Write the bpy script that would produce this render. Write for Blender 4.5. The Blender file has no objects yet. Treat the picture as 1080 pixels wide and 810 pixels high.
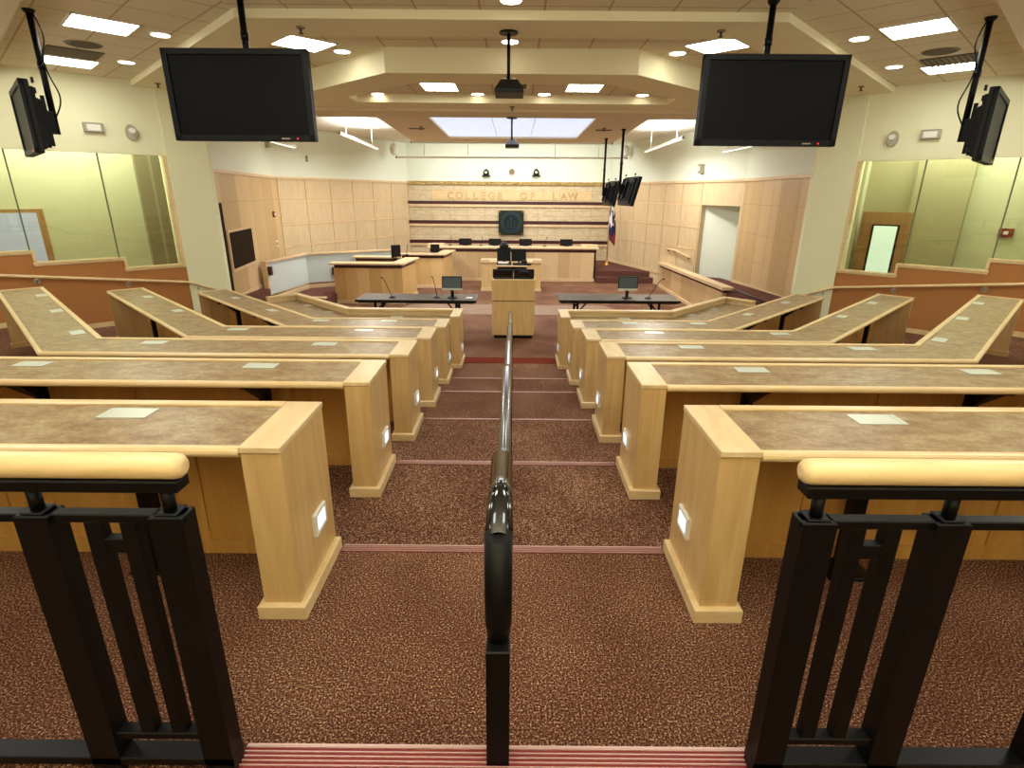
import bpy, math, random
from mathutils import Vector, Matrix
random.seed(4)
U = 0.88                      # plan units -> metres
sc = bpy.context.scene
COL = sc.collection
PI = math.pi
S2 = math.sqrt(2)

# ------------------------------------------------------------------ materials
def lin(c):
    return tuple(((x / 255) / 12.92 if x / 255 <= 0.04045 else ((x / 255 + 0.055) / 1.055) ** 2.4) for x in c) + (1,)

def newmat(name):
    m = bpy.data.materials.new(name); m.use_nodes = True
    nt = m.node_tree; b = nt.nodes['Principled BSDF']
    return m, nt, b

def plain(name, c, rough=0.5, metal=0.0, spec=0.5):
    m, nt, b = newmat(name)
    b.inputs['Base Color'].default_value = lin(c); b.inputs['Roughness'].default_value = rough
    b.inputs['Metallic'].default_value = metal; b.inputs['Specular IOR Level'].default_value = spec
    return m

def emit(name, c, s):
    m, nt, b = newmat(name)
    b.inputs['Base Color'].default_value = lin(c); b.inputs['Emission Color'].default_value = lin(c)
    b.inputs['Emission Strength'].default_value = s
    return m

def pos_node(nt, scale=(1, 1, 1), rotz=0.0, loc=(0, 0, 0)):
    g = nt.nodes.new('ShaderNodeNewGeometry'); mp = nt.nodes.new('ShaderNodeMapping')
    mp.inputs['Scale'].default_value = scale; mp.inputs['Rotation'].default_value = (0, 0, rotz); mp.inputs['Location'].default_value = loc
    nt.links.new(g.outputs['Position'], mp.inputs['Vector'])
    return mp

def noise(nt, vec, scale, detail=3, rough=0.5, dist=0.0):
    n = nt.nodes.new('ShaderNodeTexNoise'); n.inputs['Scale'].default_value = scale; n.inputs['Detail'].default_value = detail
    n.inputs['Roughness'].default_value = rough; n.inputs['Distortion'].default_value = dist
    nt.links.new(vec.outputs[0], n.inputs['Vector'])
    return n

def ramp(nt, fac, stops):
    r = nt.nodes.new('ShaderNodeValToRGB'); e = r.color_ramp.elements
    while len(e) > 1: e.remove(e[-1])
    e[0].position = stops[0][0]; e[0].color = lin(stops[0][1])
    for p, c in stops[1:]:
        k = e.new(p); k.color = lin(c)
    nt.links.new(fac, r.inputs['Fac'])
    return r

def bump(nt, b, h, strength, dist):
    bn = nt.nodes.new('ShaderNodeBump'); bn.inputs['Strength'].default_value = strength; bn.inputs['Distance'].default_value = dist
    nt.links.new(h, bn.inputs['Height']); nt.links.new(bn.outputs['Normal'], b.inputs['Normal'])

def wood(name, c1, c2, scale=(14, 14, 1.2), rough=0.35, c3=None):
    m, nt, b = newmat(name)
    p = pos_node(nt, scale); n = noise(nt, p, 1.6, 5, 0.6, 0.6)
    st = [(0.3, c1), (0.7, c2)]
    if c3: st = [(0.25, c1), (0.52, c2), (0.78, c3)]
    r = ramp(nt, n.outputs['Fac'], st)
    nt.links.new(r.outputs['Color'], b.inputs['Base Color']); b.inputs['Roughness'].default_value = rough
    return m

def planks(name, c1, c2, width, rotz, rough=0.45):
    """flitch veneer: tall strips each with its own tone, plus grain"""
    m, nt, b = newmat(name)
    p = pos_node(nt, (1 / (width * U), 1, 1), rotz)
    sx = nt.nodes.new('ShaderNodeSeparateXYZ'); nt.links.new(p.outputs[0], sx.inputs[0])
    fl = nt.nodes.new('ShaderNodeMath'); fl.operation = 'FLOOR'; nt.links.new(sx.outputs['X'], fl.inputs[0])
    wn = nt.nodes.new('ShaderNodeTexWhiteNoise'); wn.noise_dimensions = '1D'; nt.links.new(fl.outputs[0], wn.inputs['W'])
    p2 = pos_node(nt, (16, 16, 1.3)); n = noise(nt, p2, 1.6, 5, 0.6, 0.5)
    mx = nt.nodes.new('ShaderNodeMath'); mx.operation = 'MULTIPLY_ADD'; mx.inputs[1].default_value = 0.5
    h = nt.nodes.new('ShaderNodeMath'); h.operation = 'MULTIPLY'; h.inputs[1].default_value = 0.55
    nt.links.new(n.outputs['Fac'], h.inputs[0]); nt.links.new(wn.outputs['Value'], mx.inputs[0]); nt.links.new(h.outputs[0], mx.inputs[2])
    r = ramp(nt, mx.outputs[0], [(0.2, c1), (0.8, c2)])
    nt.links.new(r.outputs['Color'], b.inputs['Base Color']); b.inputs['Roughness'].default_value = rough
    return m

def tile_mat(name, c, line, rotz, offx=0.0, offy=0.0, size=0.69):
    m, nt, b = newmat(name)
    s = 1 / (size * U)
    p = pos_node(nt, (s, s, s), rotz, (offx, offy, 0))
    sx = nt.nodes.new('ShaderNodeSeparateXYZ'); nt.links.new(p.outputs[0], sx.inputs[0])
    outs = []
    for ax in ('X', 'Y'):
        f = nt.nodes.new('ShaderNodeMath'); f.operation = 'FRACT'; nt.links.new(sx.outputs[ax], f.inputs[0])
        l = nt.nodes.new('ShaderNodeMath'); l.operation = 'LESS_THAN'; l.inputs[1].default_value = 0.035; nt.links.new(f.outputs[0], l.inputs[0])
        outs.append(l)
    mx = nt.nodes.new('ShaderNodeMath'); mx.operation = 'MAXIMUM'
    nt.links.new(outs[0].outputs[0], mx.inputs[0]); nt.links.new(outs[1].outputs[0], mx.inputs[1])
    pn = pos_node(nt); n = noise(nt, pn, 90, 2, 0.6)
    r = ramp(nt, n.outputs['Fac'], [(0.3, tuple(int(x * 0.93) for x in c)), (0.7, c)])
    mix = nt.nodes.new('ShaderNodeMix'); mix.data_type = 'RGBA'
    nt.links.new(mx.outputs[0], mix.inputs[0]); nt.links.new(r.outputs['Color'], mix.inputs[6]); mix.inputs[7].default_value = lin(line)
    nt.links.new(mix.outputs[2], b.inputs['Base Color']); b.inputs['Roughness'].default_value = 0.9
    return m

def carpet_mat(name, stops, scale=95):
    m, nt, b = newmat(name)
    p = pos_node(nt); n = noise(nt, p, scale, 3, 0.75)
    n2 = noise(nt, p, 1.7, 2, 0.5)
    a = nt.nodes.new('ShaderNodeMath'); a.operation = 'MULTIPLY_ADD'; a.inputs[1].default_value = 0.10; a.inputs[2].default_value = -0.05
    nt.links.new(n2.outputs['Fac'], a.inputs[0])
    ad = nt.nodes.new('ShaderNodeMath'); ad.operation = 'ADD'
    nt.links.new(n.outputs['Fac'], ad.inputs[0]); nt.links.new(a.outputs[0], ad.inputs[1])
    r = ramp(nt, ad.outputs[0], stops)
    nt.links.new(r.outputs['Color'], b.inputs['Base Color']); b.inputs['Roughness'].default_value = 0.95
    b.inputs['Specular IOR Level'].default_value = 0.1
    bump(nt, b, n.outputs['Fac'], 0.8, 0.012)
    return m

def laminate_mat():
    m, nt, b = newmat('stone_laminate')
    p = pos_node(nt, (1, 1.7, 1)); n = noise(nt, p, 7.5, 11, 0.78, 0.3)
    r = ramp(nt, n.outputs['Fac'], [(0.32, (122, 92, 58)), (0.43, (148, 118, 78)), (0.52, (168, 142, 102)), (0.62, (184, 166, 124)), (0.74, (140, 108, 66))])
    p2 = pos_node(nt); n2 = noise(nt, p2, 60, 3, 0.7)
    r2 = ramp(nt, n2.outputs['Fac'], [(0.3, (205, 205, 205)), (0.7, (255, 255, 255))])
    mix = nt.nodes.new('ShaderNodeMix'); mix.data_type = 'RGBA'; mix.blend_type = 'MULTIPLY'; mix.inputs[0].default_value = 1
    nt.links.new(r.outputs['Color'], mix.inputs[6]); nt.links.new(r2.outputs['Color'], mix.inputs[7])
    nt.links.new(mix.outputs[2], b.inputs['Base Color']); b.inputs['Roughness'].default_value = 0.38
    return m

def paint(name, c, rough=0.7):
    m, nt, b = newmat(name)
    p = pos_node(nt); n = noise(nt, p, 130, 2, 0.5)
    r = ramp(nt, n.outputs['Fac'], [(0.3, tuple(int(x * 0.97) for x in c)), (0.7, c)])
    nt.links.new(r.outputs['Color'], b.inputs['Base Color']); b.inputs['Roughness'].default_value = rough
    bump(nt, b, n.outputs['Fac'], 0.08, 0.004)
    return m

def stone_mat():
    m, nt, b = newmat('carved_stone')
    p = pos_node(nt, (1, 1, 2.5)); n = noise(nt, p, 5, 6, 0.7, 0.5)
    r = ramp(nt, n.outputs['Fac'], [(0.3, (176, 158, 124)), (0.5, (201, 184, 148)), (0.7, (214, 199, 168))])
    nt.links.new(r.outputs['Color'], b.inputs['Base Color']); b.inputs['Roughness'].default_value = 0.8
    return m

def glass_mat(name, tint, rough=0.0, alpha_mix=0.9):
    m, nt, b = newmat(name)
    out = nt.nodes['Material Output']
    t = nt.nodes.new('ShaderNodeBsdfTransparent'); t.inputs['Color'].default_value = lin(tint)
    g = nt.nodes.new('ShaderNodeBsdfGlossy'); g.inputs['Roughness'].default_value = rough; g.inputs['Color'].default_value = (1, 1, 1, 1)
    fr = nt.nodes.new('ShaderNodeFresnel'); fr.inputs['IOR'].default_value = 1.5
    mx = nt.nodes.new('ShaderNodeMixShader')
    nt.links.new(fr.outputs[0], mx.inputs[0]); nt.links.new(t.outputs[0], mx.inputs[1]); nt.links.new(g.outputs[0], mx.inputs[2])
    nt.links.new(mx.outputs[0], out.inputs['Surface'])
    return m

def frosted_mat():
    m, nt, b = newmat('frosted_glass')
    b.inputs['Base Color'].default_value = lin((214, 224, 218)); b.inputs['Roughness'].default_value = 0.25
    b.inputs['Transmission Weight'].default_value = 0.15
    return m

M = {}
M['carpet'] = carpet_mat('carpet', [(0.37, (40, 20, 14)), (0.48, (92, 56, 42)), (0.57, (140, 96, 71)), (0.66, (236, 204, 168))], 140)
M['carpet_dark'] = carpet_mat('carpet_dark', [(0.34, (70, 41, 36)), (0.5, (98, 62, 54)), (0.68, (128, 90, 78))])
M['carpet_grey'] = carpet_mat('carpet_grey', [(0.34, (112, 90, 74)), (0.5, (140, 116, 98)), (0.68, (172, 148, 128))])
M['carpet_red'] = carpet_mat('carpet_red', [(0.34, (92, 30, 16)), (0.5, (112, 42, 24)), (0.68, (132, 58, 36))])
M['nosing_red'] = plain('nosing_red', (122, 34, 42), 0.5)
M['nosing_metal'] = plain('nosing_metal', (190, 158, 150), 0.4, 0.3)
M['maple'] = wood('maple_upright', (194, 158, 102), (212, 181, 126), (14, 14, 1.2))
M['maple_x'] = wood('maple_trim', (212, 183, 130), (228, 204, 158), (2, 9, 9), 0.34)
M['maple_cap'] = wood('maple_cap', (214, 188, 142), (230, 207, 163), (9, 2.5, 9), 0.3)
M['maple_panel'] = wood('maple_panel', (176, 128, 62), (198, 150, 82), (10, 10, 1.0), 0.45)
M['birch'] = planks('birch_veneer', (190, 158, 112), (216, 188, 144), 0.42, 0.0)
M['birch_side'] = planks('birch_veneer_side', (180, 148, 102), (210, 180, 134), 0.30, PI / 2)
M['birch_trim'] = wood('birch_trim', (208, 178, 136), (222, 196, 154), (3, 3, 3), 0.4)
M['birch_grid'] = wood('birch_grid', (198, 174, 134), (212, 190, 152), (6, 6, 1.5), 0.45)
M['reveal'] = plain('reveal_shadow_gap', (182, 150, 108), 0.7)
M['maple_planks'] = planks('maple_flitch', (192, 150, 88), (222, 186, 128), 0.34, 0.0)
M['laminate'] = laminate_mat()
M['plate'] = plain('outlet_plate', (196, 202, 188), 0.3)
M['burgundy'] = plain('burgundy_band', (62, 16, 18), 0.4)
M['frieze'] = None
M['stone'] = stone_mat()
M['black_metal'] = plain('black_metal', (5, 5, 6), 0.42, 0.0, 0.2)
M['black_gloss'] = plain('black_gloss', (10, 10, 10), 0.10, 0.0, 0.8)
M['black_plastic'] = plain('black_plastic', (11, 11, 12), 0.5, 0, 0.25)
M['screen'] = plain('dark_screen', (5, 5, 6), 0.5, 0, 0.15)
M['screen_grey'] = plain('grey_screen', (78, 94, 100), 0.25)
M['silver'] = plain('silver', (176, 170, 150), 0.35, 0.7)
M['white_plastic'] = plain('white_plastic', (228, 226, 216), 0.4)
M['red_plastic'] = plain('red_plastic', (120, 30, 24), 0.4)
M['red_led'] = emit('red_led', (220, 30, 30), 1.5)
M['cream'] = paint('cream_paint', (232, 228, 192))
M['column'] = paint('column_paint', (228, 227, 190))
M['white_wall'] = paint('white_wall_paint', (224, 231, 214))
M['white_ceil'] = paint('white_ceiling_paint', (232, 230, 218))
M['soffit'] = paint('soffit_paint', (216, 200, 168))
M['beam'] = paint('beam_paint', (232, 222, 184))
M['green_wall'] = paint('green_wall_paint', (202, 204, 170))
M['green_dark'] = paint('olive_wall_paint', (172, 168, 130))
M['grey_block'] = tile_mat('grey_block_wall', (142, 132, 102), (160, 152, 124), 0, size=1.1)
M['rust'] = paint('rust_fabric', (172, 114, 60), 0.85)
M['tile'] = tile_mat('ceiling_tile', (226, 213, 182), (178, 158, 116), 0, 0.5, 0.15)
M['tile45'] = tile_mat('ceiling_tile_angled', (226, 213, 182), (182, 162, 120), PI / 4, 0.35, 0.2)
M['glass'] = glass_mat('partition_glass', (242, 245, 230))
M['frosted'] = frosted_mat()
M['lamp'] = emit('lamp_diffuser', (250, 255, 243), 17.0)
M['lamp_small'] = emit('downlight_lens', (255, 248, 234), 8.0)
M['lamp_frame'] = plain('lamp_frame', (226, 220, 200), 0.5)
M['sky_panel'] = emit('skylight_glow', (206, 222, 250), 0.78)
M['sealant'] = plain('glass_joint_sealant', (104, 106, 74), 0.6)
M['lamp_soft'] = emit('pendant_lens', (255, 252, 246), 1.1)
M['step_glow'] = emit('step_light_lens', (214, 230, 255), 0.9)
M['pane_glow'] = emit('far_daylight', (205, 228, 220), 0.75)
M['blue_pane'] = emit('blue_room', (160, 166, 192), 0.5)
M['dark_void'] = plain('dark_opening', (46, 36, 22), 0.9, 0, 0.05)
M['door_wood'] = wood('door_veneer', (150, 112, 66), (172, 132, 84), (10, 10, 1.0), 0.4)
M['bronze'] = plain('bronze_plaque', (36, 42, 26), 0.4, 0.5)
M['bronze_ring'] = plain('verdigris_ring', (36, 54, 58), 0.4, 0.4)
M['bronze_dark'] = plain('bronze_dark', (18, 26, 28), 0.4, 0.4)
M['gold'] = plain('gold', (206, 166, 70), 0.3, 0.8)
M['ink'] = plain('engraved_letters', (146, 112, 70), 0.8)
M['letter_panel'] = wood('letter_panel', (206, 176, 126), (218, 190, 142), (5, 5, 5), 0.5)
M['table_top'] = plain('table_top', (58, 52, 50), 0.35)
M['dark_edge'] = plain('dark_reveal_line', (60, 40, 26), 0.5)
M['grille'] = plain('grille', (120, 106, 82), 0.6)
M['vent_dark'] = plain('vent_dark', (84, 72, 56), 0.7)

m, nt, b = newmat('carved_frieze')
p = pos_node(nt, (9, 9, 22)); n = noise(nt, p, 2.2, 2, 0.6, 1.5)
r = ramp(nt, n.outputs['Fac'], [(0.38, (96, 70, 22)), (0.52, (196, 164, 92)), (0.66, (226, 200, 136))])
nt.links.new(r.outputs['Color'], b.inputs['Base Color']); b.inputs['Roughness'].default_value = 0.5
bump(nt, b, n.outputs['Fac'], 1.0, 0.03); M['frieze'] = m

m, nt, b = newmat('flag_cloth')                      # red / white / blue folds of a furled flag, bands across the cloth
tc = nt.nodes.new('ShaderNodeTexCoord'); mp = nt.nodes.new('ShaderNodeMapping'); mp.inputs['Scale'].default_value = (5, 5, 1.1)
nt.links.new(tc.outputs['Object'], mp.inputs['Vector'])
n = nt.nodes.new('ShaderNodeTexNoise'); n.inputs['Scale'].default_value = 1.4; n.inputs['Detail'].default_value = 1
nt.links.new(mp.outputs[0], n.inputs['Vector'])
r = ramp(nt, n.outputs['Fac'], [(0.0, (136, 34, 30)), (0.38, (28, 32, 70)), (0.53, (206, 200, 192)), (0.575, (28, 32, 70)), (0.66, (136, 34, 30))])
r.color_ramp.interpolation = 'CONSTANT'
nt.links.new(r.outputs['Color'], b.inputs['Base Color']); b.inputs['Roughness'].default_value = 0.9; M['flag'] = m

# ------------------------------------------------------------------ mesh builder
class MB:
    def __init__(s): s.v = []; s.f = []; s.mi = []; s.sm = []
    def add(s, vs, fs, mi=0, smooth=False):
        o = len(s.v); s.v += [Vector(x) for x in vs]
        for f in fs: s.f.append([o + i for i in f]); s.mi.append(mi); s.sm.append(smooth)
        return s
    def box(s, x0, x1, y0, y1, z0, z1, mi=0, bev=0.0):
        x0, x1 = sorted((x0, x1)); y0, y1 = sorted((y0, y1)); z0, z1 = sorted((z0, z1))
        return s.prism([(x0, y0), (x1, y0), (x1, y1), (x0, y1)], z0, z1, mi, bev)
    def prism(s, poly, z0, z1, mi=0, bev=0.0):
        poly = [Vector(p[:2]) for p in poly]
        a = sum(poly[i].x * poly[(i + 1) % len(poly)].y - poly[(i + 1) % len(poly)].x * poly[i].y for i in range(len(poly)))
        if a < 0: poly.reverse()
        n = len(poly); rings = []
        if bev > 0:
            ins = []
            for i in range(n):
                p0, p1, p2 = poly[i - 1], poly[i], poly[(i + 1) % n]
                d1 = (p1 - p0).normalized(); d2 = (p2 - p1).normalized()
                n1 = Vector((-d1.y, d1.x)); n2 = Vector((-d2.y, d2.x))
                mvec = (n1 + n2); k = 1 + n1.dot(n2); ins.append(p1 + mvec * (bev / max(k, 0.2)))
            rings = [(ins, z0), (poly, z0 + bev), (poly, z1 - bev), (ins, z1)]
        else:
            rings = [(poly, z0), (poly, z1)]
        vs = []; fs = []
        for ring, z in rings: vs += [(q.x, q.y, z) for q in ring]
        R = len(rings)
        for k in range(R - 1):
            for i in range(n):
                j = (i + 1) % n
                fs.append([k * n + i, k * n + j, (k + 1) * n + j, (k + 1) * n + i])
        fs.append(list(range(n))[::-1]); fs.append([(R - 1) * n + i for i in range(n)])
        return s.add(vs, fs, mi)
    def hexa(s, b4, t4, mi=0):
        return s.add(list(b4) + list(t4), [[3, 2, 1, 0], [4, 5, 6, 7], [0, 1, 5, 4], [1, 2, 6, 5], [2, 3, 7, 6], [3, 0, 4, 7]], mi)
    def tube(s, pts, r, n=12, mi=0, cap=True, smooth=True):
        pts = [Vector(p) for p in pts]; rr = r if isinstance(r, (list, tuple)) else [r] * len(pts)
        vs = []; fs = []; prev = None
        for i, p in enumerate(pts):
            d = (pts[min(i + 1, len(pts) - 1)] - pts[max(i - 1, 0)]).normalized()
            if prev is None:
                a = Vector((0, 0, 1)) if abs(d.z) < 0.9 else Vector((1, 0, 0))
                u = d.cross(a).normalized()
            else:
                u = (prev - d * prev.dot(d)).normalized()
            w = d.cross(u); prev = u
            for k in range(n):
                t = 2 * PI * k / n; vs.append(p + (u * math.cos(t) + w * math.sin(t)) * rr[i])
        for i in range(len(pts) - 1):
            for k in range(n):
                j = (k + 1) % n; fs.append([i * n + k, i * n + j, (i + 1) * n + j, (i + 1) * n + k])
        s.add(vs, fs, mi, smooth)
        if cap:
            s.add(vs[:n], [list(range(n))[::-1]], mi); s.add(vs[-n:], [list(range(n))], mi)
        return s
    def cyl(s, c, r, z0, z1, n=20, mi=0, r2=None):
        return s.tube([(c[0], c[1], z0), (c[0], c[1], z1)], [r, r if r2 is None else r2], n, mi)
    def lathe(s, c, prof, n=20, mi=0):
        """prof: (radius, z) from bottom to top about the vertical through c"""
        vs = []; fs = []
        for rad, z in prof:
            for k in range(n): vs.append((c[0] + rad * math.cos(2 * PI * k / n), c[1] + rad * math.sin(2 * PI * k / n), z))
        for i in range(len(prof) - 1):
            for k in range(n):
                j = (k + 1) % n; fs.append([i * n + k, i * n + j, (i + 1) * n + j, (i + 1) * n + k])
        fs.append(list(range(n))[::-1]); fs.append([(len(prof) - 1) * n + k for k in range(n)])
        return s.add(vs, fs, mi, False)
    def sweep(s, line, prof, side=1, mi=0):
        """closed profile (offset, z) carried along a plan polyline; offset is measured square to the line"""
        line = [Vector(p[:2]) for p in line]; n = len(line); m = len(prof)
        vs = []; fs = []
        for i in range(n):
            if i == 0: d1 = d2 = (line[1] - line[0]).normalized()
            elif i == n - 1: d1 = d2 = (line[-1] - line[-2]).normalized()
            else: d1 = (line[i] - line[i - 1]).normalized(); d2 = (line[i + 1] - line[i]).normalized()
            n1 = Vector((-d1.y, d1.x)) * side; n2 = Vector((-d2.y, d2.x)) * side
            mv = (n1 + n2) / (1 + n1.dot(n2))
            for o, z in prof:
                q = line[i] + mv * o; vs.append((q.x, q.y, z))
        for i in range(n - 1):
            for k in range(m):
                j = (k + 1) % m; fs.append([i * m + k, i * m + j, (i + 1) * m + j, (i + 1) * m + k])
        fs.append(list(range(m))); fs.append([(n - 1) * m + k for k in range(m)][::-1])
        return s.add(vs, fs, mi)
    def xf(s, mat, start=0):
        for i in range(start, len(s.v)): s.v[i] = mat @ s.v[i]
        return s
    def build(s, name, mats, parent=None, normals=True):
        mats = mats if isinstance(mats, (list, tuple)) else [mats]
        me = bpy.data.meshes.new(name)
        base = Vector((0, 0, 0)) if parent is None else parent.matrix_world_translation if hasattr(parent, 'matrix_world_translation') else BASE.get(parent.name, Vector((0, 0, 0)))
        me.from_pydata([(v * U - base) for v in s.v], [], s.f)
        for m in mats: me.materials.append(m)
        for p, mi, sm in zip(me.polygons, s.mi, s.sm): p.material_index = mi; p.use_smooth = sm
        if normals:
            import bmesh
            bm = bmesh.new(); bm.from_mesh(me); bmesh.ops.remove_doubles(bm, verts=bm.verts, dist=1e-6)
            bmesh.ops.recalc_face_normals(bm, faces=bm.faces); bm.to_mesh(me); bm.free()
        me.update()
        o = bpy.data.objects.new(name, me); COL.objects.link(o)
        if parent is not None: o.parent = parent; BASE[o.name] = base
        else: BASE[o.name] = Vector((0, 0, 0))
        return o

BASE = {}
def tag(o, label=None, cat=None, group=None, kind=None):
    if label: o['label'] = label
    if cat: o['category'] = cat
    if group: o['group'] = group
    if kind: o['kind'] = kind
    return o

def thing(name, loc, label, cat, group=None):
    o = bpy.data.objects.new(name, None); COL.objects.link(o)
    o.empty_display_size = 0.1
    o.location = Vector(loc) * U; BASE[o.name] = Vector(loc) * U
    return tag(o, label, cat, group)

def struct(name, mb, mats):
    return tag(mb.build(name, mats), kind='structure')

def copy_thing(root, delta, label, group=None, rotz=None):
    r = root.copy(); COL.objects.link(r)
    r.location = root.location + Vector(delta) * U
    r['label'] = label
    if group: r['group'] = group
    def rec(o, p):
        for ch in [c for c in ALLCH(o)]:
            c = ch.copy(); COL.objects.link(c); c.parent = p; rec(ch, c)
    rec(root, r)
    if rotz is not None: r.rotation_euler.z = rotz
    return r
def ALLCH(o): return [c for c in bpy.data.objects if c.parent is o]

def rotz(a, c=(0, 0, 0)):
    return Matrix.Translation(c) @ Matrix.Rotation(a, 4, 'Z') @ Matrix.Translation([-x for x in c])

# ------------------------------------------------------------------ key dimensions
A, PW, D = 0.907, 0.174, 0.53           # aisle half width, pedestal width, desk depth
H = 0.86
YN = [2.068, 3.487, 4.864, 6.277, 7.711, 9.767]    # near edge of each row
ZF = [0.0, -0.2, -0.4, -0.6, -0.8, -1.2]           # tier floors
FAR = [YN[i] + D for i in range(5)] + [10.48]
CC = [-2.60, -0.62, 1.33, 3.26, 5.27, 7.43]        # front-edge wing lines: |x| = y - c  -> corner |x|
CX = [FAR[i] - CC[i] for i in range(6)]
K = 18.0                                            # angled side walls: |x| + y = K

# ------------------------------------------------------------------ floor
fl = MB()
def tier(c, yf, ztop, zbot):
    cx = yf - c; yw = (K + c) / 2; xw = K - yw
    poly = [(-11, -3), (11, -3), (11, 7), (xw, yw), (cx, yf), (-cx, yf), (-xw, yw), (-11, 7)]
    fl.prism(poly, zbot, ztop)
fl.box(-11, 11, -3, 1.275, 0.0, 0.2)
for i in range(4): tier(CC[i], FAR[i], ZF[i], ZF[i] - 0.2)
# lowest tier, with the two-riser stair cut into the aisle
c = CC[4]; yf = FAR[4] + 0.03; cx = yf - c; yw = (K + c) / 2; xw = K - yw
fl.prism([(-11, -3), (11, -3), (11, 7), (xw, yw), (cx, yf), (A - 0.03, yf), (A - 0.03, 7.97), (-A + 0.03, 7.97), (-A + 0.03, yf), (-cx, yf), (-xw, yw), (-11, 7)], -1.3, -0.8)
fl.box(-A + 0.03, A - 0.03, 7.97, yf, -1.3, -1.0)
fl.box(-9, 9, 5, 25, -1.4, -1.2)
struct('floor', fl, M['carpet'])
# carpeted ramps along the two side walls, and the jury platform
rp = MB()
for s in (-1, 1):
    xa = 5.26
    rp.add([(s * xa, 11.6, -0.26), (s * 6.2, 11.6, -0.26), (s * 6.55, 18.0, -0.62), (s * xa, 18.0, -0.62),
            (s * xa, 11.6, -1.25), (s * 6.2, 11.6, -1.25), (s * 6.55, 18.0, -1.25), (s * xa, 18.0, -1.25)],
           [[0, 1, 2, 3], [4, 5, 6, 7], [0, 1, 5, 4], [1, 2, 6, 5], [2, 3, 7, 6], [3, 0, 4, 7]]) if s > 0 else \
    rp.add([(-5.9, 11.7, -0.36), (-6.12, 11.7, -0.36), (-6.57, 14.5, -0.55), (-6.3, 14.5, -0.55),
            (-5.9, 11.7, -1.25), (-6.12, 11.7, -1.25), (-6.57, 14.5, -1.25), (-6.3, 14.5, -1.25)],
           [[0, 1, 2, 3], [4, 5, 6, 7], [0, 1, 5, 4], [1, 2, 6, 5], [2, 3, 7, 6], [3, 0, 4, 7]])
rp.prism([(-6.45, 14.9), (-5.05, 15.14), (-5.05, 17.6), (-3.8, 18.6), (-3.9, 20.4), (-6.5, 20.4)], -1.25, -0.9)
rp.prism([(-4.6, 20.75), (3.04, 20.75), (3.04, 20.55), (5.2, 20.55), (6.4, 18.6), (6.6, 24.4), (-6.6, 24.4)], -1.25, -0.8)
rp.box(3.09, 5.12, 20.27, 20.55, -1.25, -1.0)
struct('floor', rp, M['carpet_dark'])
g = MB(); g.prism([(-3.3, 14.55), (3.2, 14.55), (2.7, 15.95), (-2.9, 15.95)], -1.2, -1.192); struct('floor', g, M['carpet_grey'])
g = MB(); g.box(-A + .03, A - .03, 10.10, 10.46, -1.2, -1.19); struct('floor', g, M['carpet_red'])
tr = MB(); tr.box(-6.4, -5.06, 15.0, 15.16, -0.9, -0.86); struct('trim_1', tr, M['birch_trim'])

# stair nosings: ribbed metal strips with maroon inserts
def nosing(y, z, x0, x1, w=0.085):
    n = MB(); k = max(3, int(w / 0.0072))
    n.box(x0, x1, y - w, y + 0.004, z, z + 0.004, 0)
    for i in range(k):
        a = y - w + (i + 0.15) * w / k
        if i % 2 == 0: n.box(x0, x1, a, a + w / k * 0.42, z + 0.004, z + 0.009, 1)
    n.box(x0, x1, y - 0.002, y + 0.006, z - 0.03, z + 0.009, 1)
    struct('trim_2', n, [M['nosing_red'], M['nosing_metal']])
for s0, s1 in ((-0.775, 0.012), (0.012, 0.845)): nosing(1.277, 0.2, s0, s1, 0.11)
for i in range(4):
    nosing(FAR[i] + 0.012, ZF[i], -A + 0.03, A - 0.03, 0.05 if i < 2 else 0.022)
nosing(7.975, -0.8, -A + 0.03, A - 0.03, 0.02)
nosing(yf, -1.0, -A + 0.03, A - 0.03, 0.03)

# ------------------------------------------------------------------ desks
SIDE = {-1: 'left', 1: 'right'}
ORD = ['nearest', 'second', 'third', 'fourth', 'fifth', 'front']
DESK_LABEL = [
    'stone-topped maple desk row nearest the camera, just past the near railing, {s} of the aisle',
    'second stone-topped maple desk row from the camera, running out of frame, {s} of the aisle',
    'third stone-topped maple desk row, longest angled wing reaching the rust wall, {s} of the aisle',
    'fourth stone-topped maple desk row with its open-backed angled wing, {s} of the aisle',
    'fifth stone-topped maple desk row, angled wing ending at the cream column, {s} of the aisle',
    'front maple desk row with a raised ledge around its stone top, {s} of the aisle']
def arc(cx, cz, r, a0, a1, n):
    return [(cx + r * math.cos(a0 + (a1 - a0) * i / n), cz + r * math.sin(a0 + (a1 - a0) * i / n)) for i in range(n + 1)]
WEND = [8.2, 8.0, 7.09, 6.38, 5.50, 4.63]        # |x| of the wing's far end on the front edge
plates = {0: [1.78], 1: [1.79, 3.455], 2: [1.79, 3.455], 3: [1.785, 3.33], 4: [1.79, 2.80], 5: [2.13]}
wplates = {0: [], 1: [], 2: [(4.49, 5.62), (5.55, 6.70), (6.57, 7.74)], 3: [(4.69, 7.73), (5.78, 8.80)], 4: [(3.82, 8.79), (4.915, 9.86)], 5: [(3.50, 10.62), (4.17, 11.28)]}
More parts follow.
